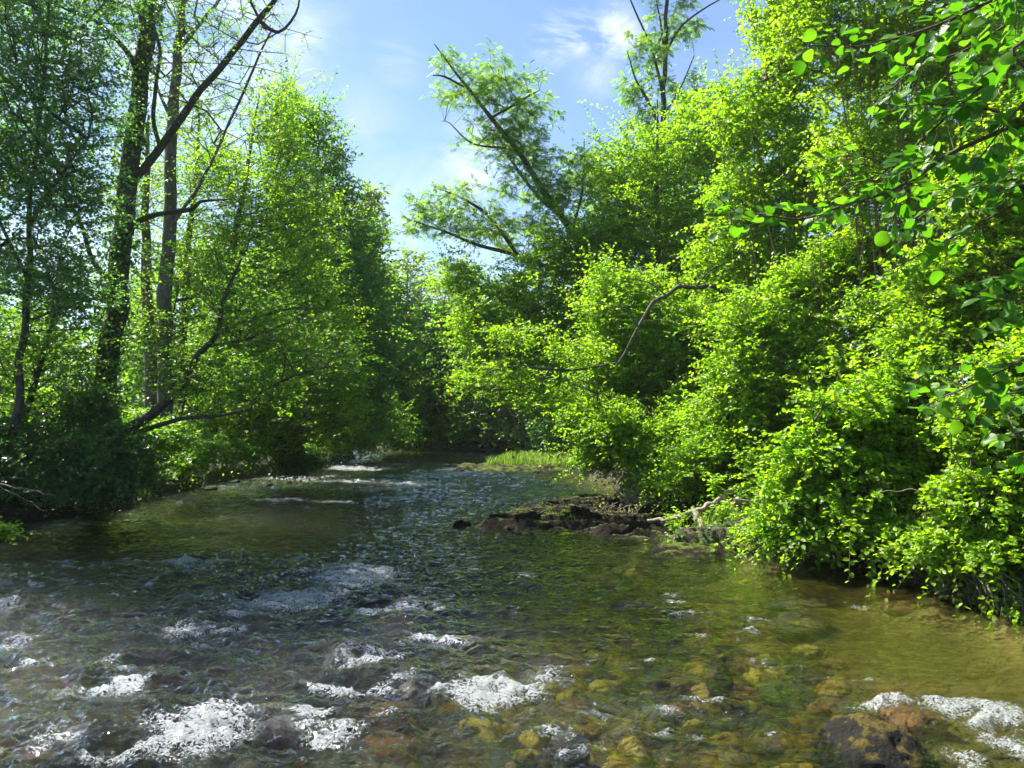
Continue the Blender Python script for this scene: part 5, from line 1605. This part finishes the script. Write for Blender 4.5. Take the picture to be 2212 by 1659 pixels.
def ground_cover(name, label, boxes, n_, hmax, L, seed, mat):
    rng = np.random.default_rng(seed)
    P_ = []
    for (x0, x1, y0, y1) in boxes:
        x = rng.uniform(x0, x1, n_); y = rng.uniform(y0, y1, n_)
        s = sdist(x, y); c = fbm(x * 1.1, y * 1.1, o=3, seed=seed)
        ok = (s > 0.02) & (rng.random(n_) < 0.45 + c)
        x, y, c, s = x[ok], y[ok], c[ok], s[ok]
        z = terr(x, y) + rng.random(len(x)) ** 1.3 * hmax * np.clip(0.5 + c * 1.2, 0.1, 1)
        P_.append(np.stack([x + rng.normal(size=len(x)) * 0.03, y, z], 1))
    P_ = np.vstack(P_)
    N = len(P_)
    ax = rng.normal(size=(N, 3)); ax[:, 2] *= 0.3
    nr = rng.normal(size=(N, 3)) * 0.5 + np.array((0, -0.2, 0.9))
    LL = L * rng.uniform(0.6, 1.3, N)
    o = obj(name, leaf_mesh(name, P_, ax, unit(nr), LL, LL * 0.75, M[mat], 'rh'))
    return tag(o, label, 'ground cover', None, 'stuff')


ground_cover('undergrowth', 'low leafy undergrowth on the right bank', [(1.5, 9, 9.5, 20), (1.5, 12, 20, 44), (4.6, 9, 4, 9.5)], 30000, 0.55, 0.075, 21, 'leaf_mid')
ground_cover('undergrowth', 'low leafy undergrowth on the left bank', [(-16, -6, 12.5, 22), (-22, -5, 22, 44)], 36000, 0.6, 0.08, 22, 'leaf_mid')
ground_cover('undergrowth', 'low leafy undergrowth on the far bank', [(-14, 6, 43, 56)], 30000, 1.1, 0.16, 23, 'leaf_mid')


def wire(name, label, cat, curves, mat, sides=6, group=None, kind=None, wob=0.0, seed=0):
    parts = []
    for i, (pts, r0_, r1_) in enumerate(curves):
        sp, sr = spline(pts, np.linspace(r0_, r1_, len(pts)), 0.04)
        if wob:
            t = np.arange(len(sp)) * 0.35
            sp = sp + wob * np.stack([vnoise(t, t * 0 + i, seed=seed), vnoise(t, t * 0 + i + 50, seed=seed), vnoise(t, t * 0 + i + 90, seed=seed)], 1)
        parts += tube_parts(sp, sr, sides, 0.15, seed + i)
    o = obj(name, mk_mesh(name, parts, M[mat]))
    return tag(o, label, cat, group, kind)


# root tangle on the ledge
rng = np.random.default_rng(9)
cv = []
for i in range(26):
    x0 = rng.uniform(1400, 1450); y0 = rng.uniform(1070, 1100)
    x1 = rng.uniform(1325, 1375); y1 = rng.uniform(1062, 1095)
    d = 16.2 + rng.uniform(-0.3, 0.3)
    sag = rng.uniform(0, 28)
    cv.append(([P(x0, y0, d + 0.2), P((x0 * 2 + x1) / 3, (y0 * 2 + y1) / 3 + sag, d), P((x0 + 2 * x1) / 3, (y0 + 2 * y1) / 3 + sag * 0.8, d - 0.1), P(x1, y1 - rng.uniform(0, 25), d)], 0.012, 0.004))
for i in range(12):
    x0 = rng.uniform(1345, 1400); d = 16.0 + rng.uniform(-0.3, 0.4)
    cv.append(([P(x0, 1085, d), P(x0 - rng.uniform(0, 30), 1060, d), P(x0 - rng.uniform(10, 20), 1040, d), P(x0 + rng.uniform(-5, 25), 1012, d)], 0.014, 0.004))
for i in range(12):
    x0 = rng.uniform(1300, 1400); d = 15.6 + rng.uniform(-0.3, 0.3)
    cv.append(([P(x0, 1088, d), P(x0 - rng.uniform(5, 25), 1105, d - 0.1), P(x0 - rng.uniform(15, 50), 1128, d - 0.2)], 0.007, 0.003))
wire('root_tangle', 'tangle of bare pale roots draped over the rocks below the bush', 'roots', cv, 'deadwood', wob=0.05, seed=4)
d = 12.6
wire('dead_branch', 'forked pale grey root leaning on the bank behind the leafy plant', 'branch',
     [([P(1400, 1128, d + 0.6), P(1460, 1118, d + 0.3), P(1500, 1103, d), P(1545, 1085, d), P(1580, 1062, d + 0.2)], 0.03, 0.05), ([P(1500, 1103, d), P(1508, 1125, d - 0.2), P(1520, 1145, d - 0.4), P(1545, 1160, d - 0.5)], 0.055, 0.03)], 'deadwood', 10, wob=0.03, seed=8)
# sawn log end
p0 = P(1583, 1083, 12.2); p1 = P(1660, 1092, 12.9)
lg = empty('log', p0, 'short sawn log end sticking out of the leaves above the bank', 'log')
axv = unit(p1 - p0)
pts = np.array([p0 + axv * t for t in np.linspace(0, 0.9, 12)]) - p0
obj('bark', mk_mesh('log_bark', tube_parts(pts, np.full(12, 0.052), 18, 0.08, 4), M['deadwood']), lg)
th = np.linspace(0, 2 * math.pi, 18, endpoint=False)
s1 = unit(np.cross(axv, (0, 0, 1))); s2 = np.cross(s1, axv)
ring = [(np.cos(th)[:, None] * s1 + np.sin(th)[:, None] * s2) * r_ - axv * o_ for r_, o_ in ((0.05, 0.004), (0.022, 0.004), (0.018, -0.04))]
Vv = np.vstack(ring); i_ = np.arange(18); j_ = (i_ + 1) % 18
Ff = np.vstack([np.stack([i_, j_, j_ + 18, i_ + 18], 1), np.stack([i_ + 18, j_ + 18, j_ + 36, i_ + 36], 1)])
obj('cut_face', mk_mesh('log_face', [(Vv, Ff)], M['bark_tan']), lg)

# exposed roots along the undercut right bank
rng = np.random.default_rng(14)
for lab, xr in (('fringe of bare roots on the dark bank beside the rock point', (1600, 1760)), ('fringe of bare roots hanging in the dark hollow under the bright bush', (1780, 2010)), ('fringe of bare roots on the muddy bank under the nearest bush', (2020, 2210))):
    cv = []
    for i in range(26):
        xx = rng.uniform(*xr)
        yw = np.interp(xx, [1600, 1700, 1800, 1910, 2010, 2100, 2212], [1197, 1212, 1222, 1240, 1275, 1310, 1345])
        q = G(xx, yw); k_ = 10.0 / q[1]
        a_ = q + np.array((rng.uniform(-.1, .1), rng.uniform(0.15, 0.45), rng.uniform(0.25, 0.5)))
        c_ = q + np.array((rng.uniform(-.15, .15), rng.uniform(-0.12, 0.05), -0.05))
        m_ = (a_ + c_) / 2 + np.array((rng.uniform(-.1, .1), -0.12, rng.uniform(0, .1)))
        cv.append(([a_, m_, c_], 0.011 * rng.uniform(.5, 1.4), 0.003))
    wire('exposed_roots', lab, 'roots', cv, 'bark_grey', 5, wob=0.03, seed=60)

# hanging roots and twigs over the dark undercut
k = 0
for (lab, cs) in [('long bare twig slanting from the bush down to the water, left of the dark hollow', [([P(1745, 1165, 10.7), P(1715, 1185, 10.6), P(1680, 1203, 10.5), P(1648, 1210, 10.4)], 0.008, 0.004)]),
                  ('pair of pale hanging roots under the bush, middle of the dark hollow', [([P(1765, 1120, 10.3), P(1780, 1150, 10.2), P(1795, 1185, 10.1)], 0.007, 0.004), ([P(1790, 1130, 10.3), P(1800, 1160, 10.2), P(1798, 1190, 10.1)], 0.006, 0.003)]),
                  ('forked dead twig hanging into the dark hollow near the water', [([P(1930, 1150, 9.9), P(1920, 1190, 9.8), P(1912, 1215, 9.7), P(1925, 1240, 9.7)], 0.010, 0.004), ([P(1916, 1205, 9.8), P(1895, 1215, 9.7)], 0.005, 0.002), ([P(1916, 1208, 9.8), P(1940, 1212, 9.7)], 0.005, 0.002)]),
                  ('pale drooping branch on the lower right bush near the frame edge', [([P(2212, 930, 8.6), P(2100, 1000, 8.6), P(2010, 1050, 8.7), P(1900, 1065, 8.8)], 0.013, 0.004), ([P(2100, 1000, 8.6), P(2060, 1040, 8.6), P(2020, 1090, 8.5), P(1990, 1095, 8.5)], 0.008, 0.003)]),
                  ('bare twig leaning from the bank to the water below the nearest bush', [([P(2060, 1240, 8.6), P(2040, 1270, 8.4), P(2020, 1285, 8.3)], 0.007, 0.004), ([P(2150, 1200, 8.2), P(2130, 1240, 8.2), P(2115, 1268, 8.1)], 0.006, 0.003)])]:
    wire('dead_twig', lab, 'twig', cs, 'deadwood', 6, wob=0.02, seed=30 + k); k += 1
for (lab, cs) in [('upper pale dead twig sticking out over the black left bank', [([P(-20, 1038, 13.2), P(20, 1050, 13.1), P(70, 1060, 13.0), P(118, 1072, 12.9)], 0.012, 0.005)]),
                  ('lower thin dead twig pointing down at the water on the left edge', [([P(-10, 1045, 13.2), P(40, 1070, 13.0), P(95, 1103, 12.8)], 0.008, 0.003)]),
                  ('long thin pale stem arching through the shaded leaves at the left edge', [([P(-20, 765, 12.6), P(50, 805, 12.6), P(120, 833, 12.6), P(210, 837, 12.7)], 0.008, 0.003)]),
                  ('thin pale twig crossing the upper left shaded crown', [([P(-10, 560, 12.8), P(60, 575, 12.8), P(140, 590, 12.8), P(220, 603, 12.9)], 0.006, 0.002)])]:
    wire('dead_twig', lab, 'twig', cs, 'deadwood', 6, wob=0.02, seed=50 + k); k += 1


# leafy plants with opposite pointed leaves
def plant(label, x, y, depth, h, n_st, L, seed, mat='leaf_bright'):
    rng = np.random.default_rng(seed)
    b = P(x, y, depth)
    root = empty('leafy_plant', b, label, 'plant')
    sp_ = []; pp = []; aa = []; nn = []; ll = []
    for s in range(n_st):
        a = rng.uniform(0, 6.28); ln = rng.uniform(0.1, 0.5)
        hh = h * rng.uniform(0.6, 1.1)
        pts = np.array([(0, 0, -0.05), (ln * .3 * hh * math.cos(a), ln * .3 * hh * math.sin(a), hh * 0.5), (ln * hh * math.cos(a), ln * hh * math.sin(a), hh)])
        q, r = spline(pts, [0.006, 0.005, 0.002], 0.03)
        sp_ += tube_parts(q, r, 5)
        for i in range(2, len(q), 2):
            for sg in (0, math.pi):
                an = i * 0.8 + sg
                pp.append(q[i]); aa.append((math.cos(an), math.sin(an), 0.25 - 0.2 * rng.random())); nn.append((0, -0.1, 1.0)); ll.append(L * rng.uniform(0.7, 1.1) * (1.2 - 0.6 * i / len(q)))
        for an in (0, 2, 4):
            pp.append(q[-1]); aa.append((math.cos(an), math.sin(an), 0.5)); nn.append((0, -0.2, 1)); ll.append(L * 0.6)
    obj('stems', mk_mesh('plant_stems', sp_, M['leaf_mid']), root)
    ll = np.array(ll)
    obj('leaves', leaf_mesh('plant_leaves', np.array(pp), np.array(aa), unit(np.array(nn)), ll, ll * 0.36, M[mat], 'hex'), root)


plant('bright leafy plant standing on the mossy rock point by the near pool', 1462, 1168, 12.2, 0.42, 7, 0.12, 1)
plant('tiny bright seedling on the tip of the mossy rock point', 1395, 1182, 11.9, 0.10, 1, 0.07, 2)
plant('leafy plant at the bank edge just below the sawn log', 1560, 1135, 12.0, 0.35, 9, 0.11, 3)
plant('fresh green plant above and left of the sawn log', 1545, 1080, 12.8, 0.35, 8, 0.14, 4)
plant('drooping plant at the water edge right of the mossy rock point', 1595, 1180, 11.4, 0.3, 8, 0.09, 5)

# ------------------------------------------------------------------ stones on the bed
SP = {}
rng = np.random.default_rng(21)
for k_ in STCOL:
    SP[k_] = [stone_mesh('stone_' + k_, (1, 0.72, 0.34), 900 + i + len(k_) * 7, M['stone_' + k_], sub=3, amp=0.42, freq=1.3, facet=0.9) for i in range(3)]
LAB = {'ochre': 'ochre stone', 'yellow': 'pale yellow stone', 'rusty': 'rust red stone', 'grey': 'plain grey stone', 'green': 'algae green stone', 'slate': 'blue grey stone'}
placed = []
cnt = 0; tries = 0
while cnt < 270 and tries < 9000:
    tries += 1
    if cnt < 120:
        q = G(rng.normal(1380, 190), rng.uniform(1270, 1690))
        k_ = rng.choice(['ochre', 'yellow', 'rusty', 'grey', 'green', 'slate'], p=[0.28, 0.3, 0.14, 0.12, 0.1, 0.06])
    else:
        q = G(rng.uniform(-50, 1800), rng.uniform(1180, 1700))
        k_ = rng.choice(['ochre', 'yellow', 'rusty', 'grey', 'green', 'slate'], p=[0.2, 0.07, 0.1, 0.23, 0.2, 0.2])
    r_ = (0.09 + 0.20 * rng.random()) if cnt < 110 else 0.05 + 0.22 * rng.random() ** 1.7
    if rng.random() < 0.08: r_ *= 1.5
    if sdist([q[0]], [q[1]])[0] > -0.35: continue
    if any((q[0] - a) ** 2 + (q[1] - b_) ** 2 < (0.8 * (r_ + c)) ** 2 for a, b_, c in placed): continue
    placed.append((q[0], q[1], r_))
    o = obj('bed_stone', SP[k_][cnt % 3], loc=(q[0], q[1], tz(q[0], q[1]) + r_ * 0.10))
    o.scale = (r_, r_, r_)
    o.rotation_euler = (rng.uniform(-.2, .2), rng.uniform(-.2, .2), rng.uniform(0, 6.28))
    xd_ = q[0] / q[1] * FPX + 1106
    col_ = 'at the left of the near rapids' if xd_ < 550 else 'among the middle rapids' if xd_ < 1050 else 'in the clear middle shallows' if xd_ < 1500 else 'in the quiet pool by the right bank'
    size_ = 'small' if r_ < 0.09 else 'large' if r_ > 0.17 else 'medium'
    row_ = 'nearest the viewer' if q[1] < 5.6 else 'halfway to the ledge' if q[1] < 7.5 else 'farther upstream'
    tag(o, size_ + ' ' + LAB[k_] + ' ' + col_ + ', ' + row_, 'stone', k_ + ' stones on the river bed')
    cnt += 1

# ------------------------------------------------------------------ loose stones at the water's edge
BS = [stone_mesh('bank_stone', (1, 0.75, 0.5), 1200 + i, M['rock_ledge'], sub=3, amp=0.4, freq=1.5, facet=1.0) for i in range(4)]
rng = np.random.default_rng(33)


def scatter(points, n_, r0_, r1_, spread, group, labels):
    pw = np.array([G(x, y)[:2] for x, y in points])
    for i in range(n_):
        k = rng.integers(0, len(pw) - 1); t = rng.random()
        q = pw[k] * (1 - t) + pw[k + 1] * t + rng.normal(size=2) * spread
        r = r0_ + (r1_ - r0_) * rng.random() ** 2
        o = obj('bank_stone', BS[i % 4], loc=(q[0], q[1], max(tz(q[0], q[1]), -0.03) + r * 0.05))
        o.scale = (r, r, r); o.rotation_euler = (rng.uniform(-.3, .3), rng.uniform(-.3, .3), rng.uniform(0, 6.28))
        tag(o, ('small ' if r < (r0_ + r1_) * 0.4 else 'bigger ') + labels, 'stone', group)


scatter([(430, 1058), (520, 1043), (600, 1032), (690, 1020), (740, 1005)], 26, 0.07, 0.28, 0.25, 'dark stones along the left shallows', 'dark stone lying in the shallows along the far left bank')
scatter([(985, 1142), (1100, 1150), (1240, 1156), (1380, 1168)], 18, 0.04, 0.16, 0.12, 'small stones in front of the ledge', 'dark stone at the water line in front of the mossy ledge')
scatter([(1600, 1200), (1800, 1226), (1950, 1255), (2060, 1298), (2180, 1340)], 20, 0.03, 0.13, 0.12, 'stones under the right bank', 'dark stone under the roots and leaves of the right bank')
scatter([(960, 1022), (1100, 1022), (1240, 1020), (1330, 1032)], 12, 0.08, 0.25, 0.2, 'stones round the island', 'dark stone at the foot of the grassy island')
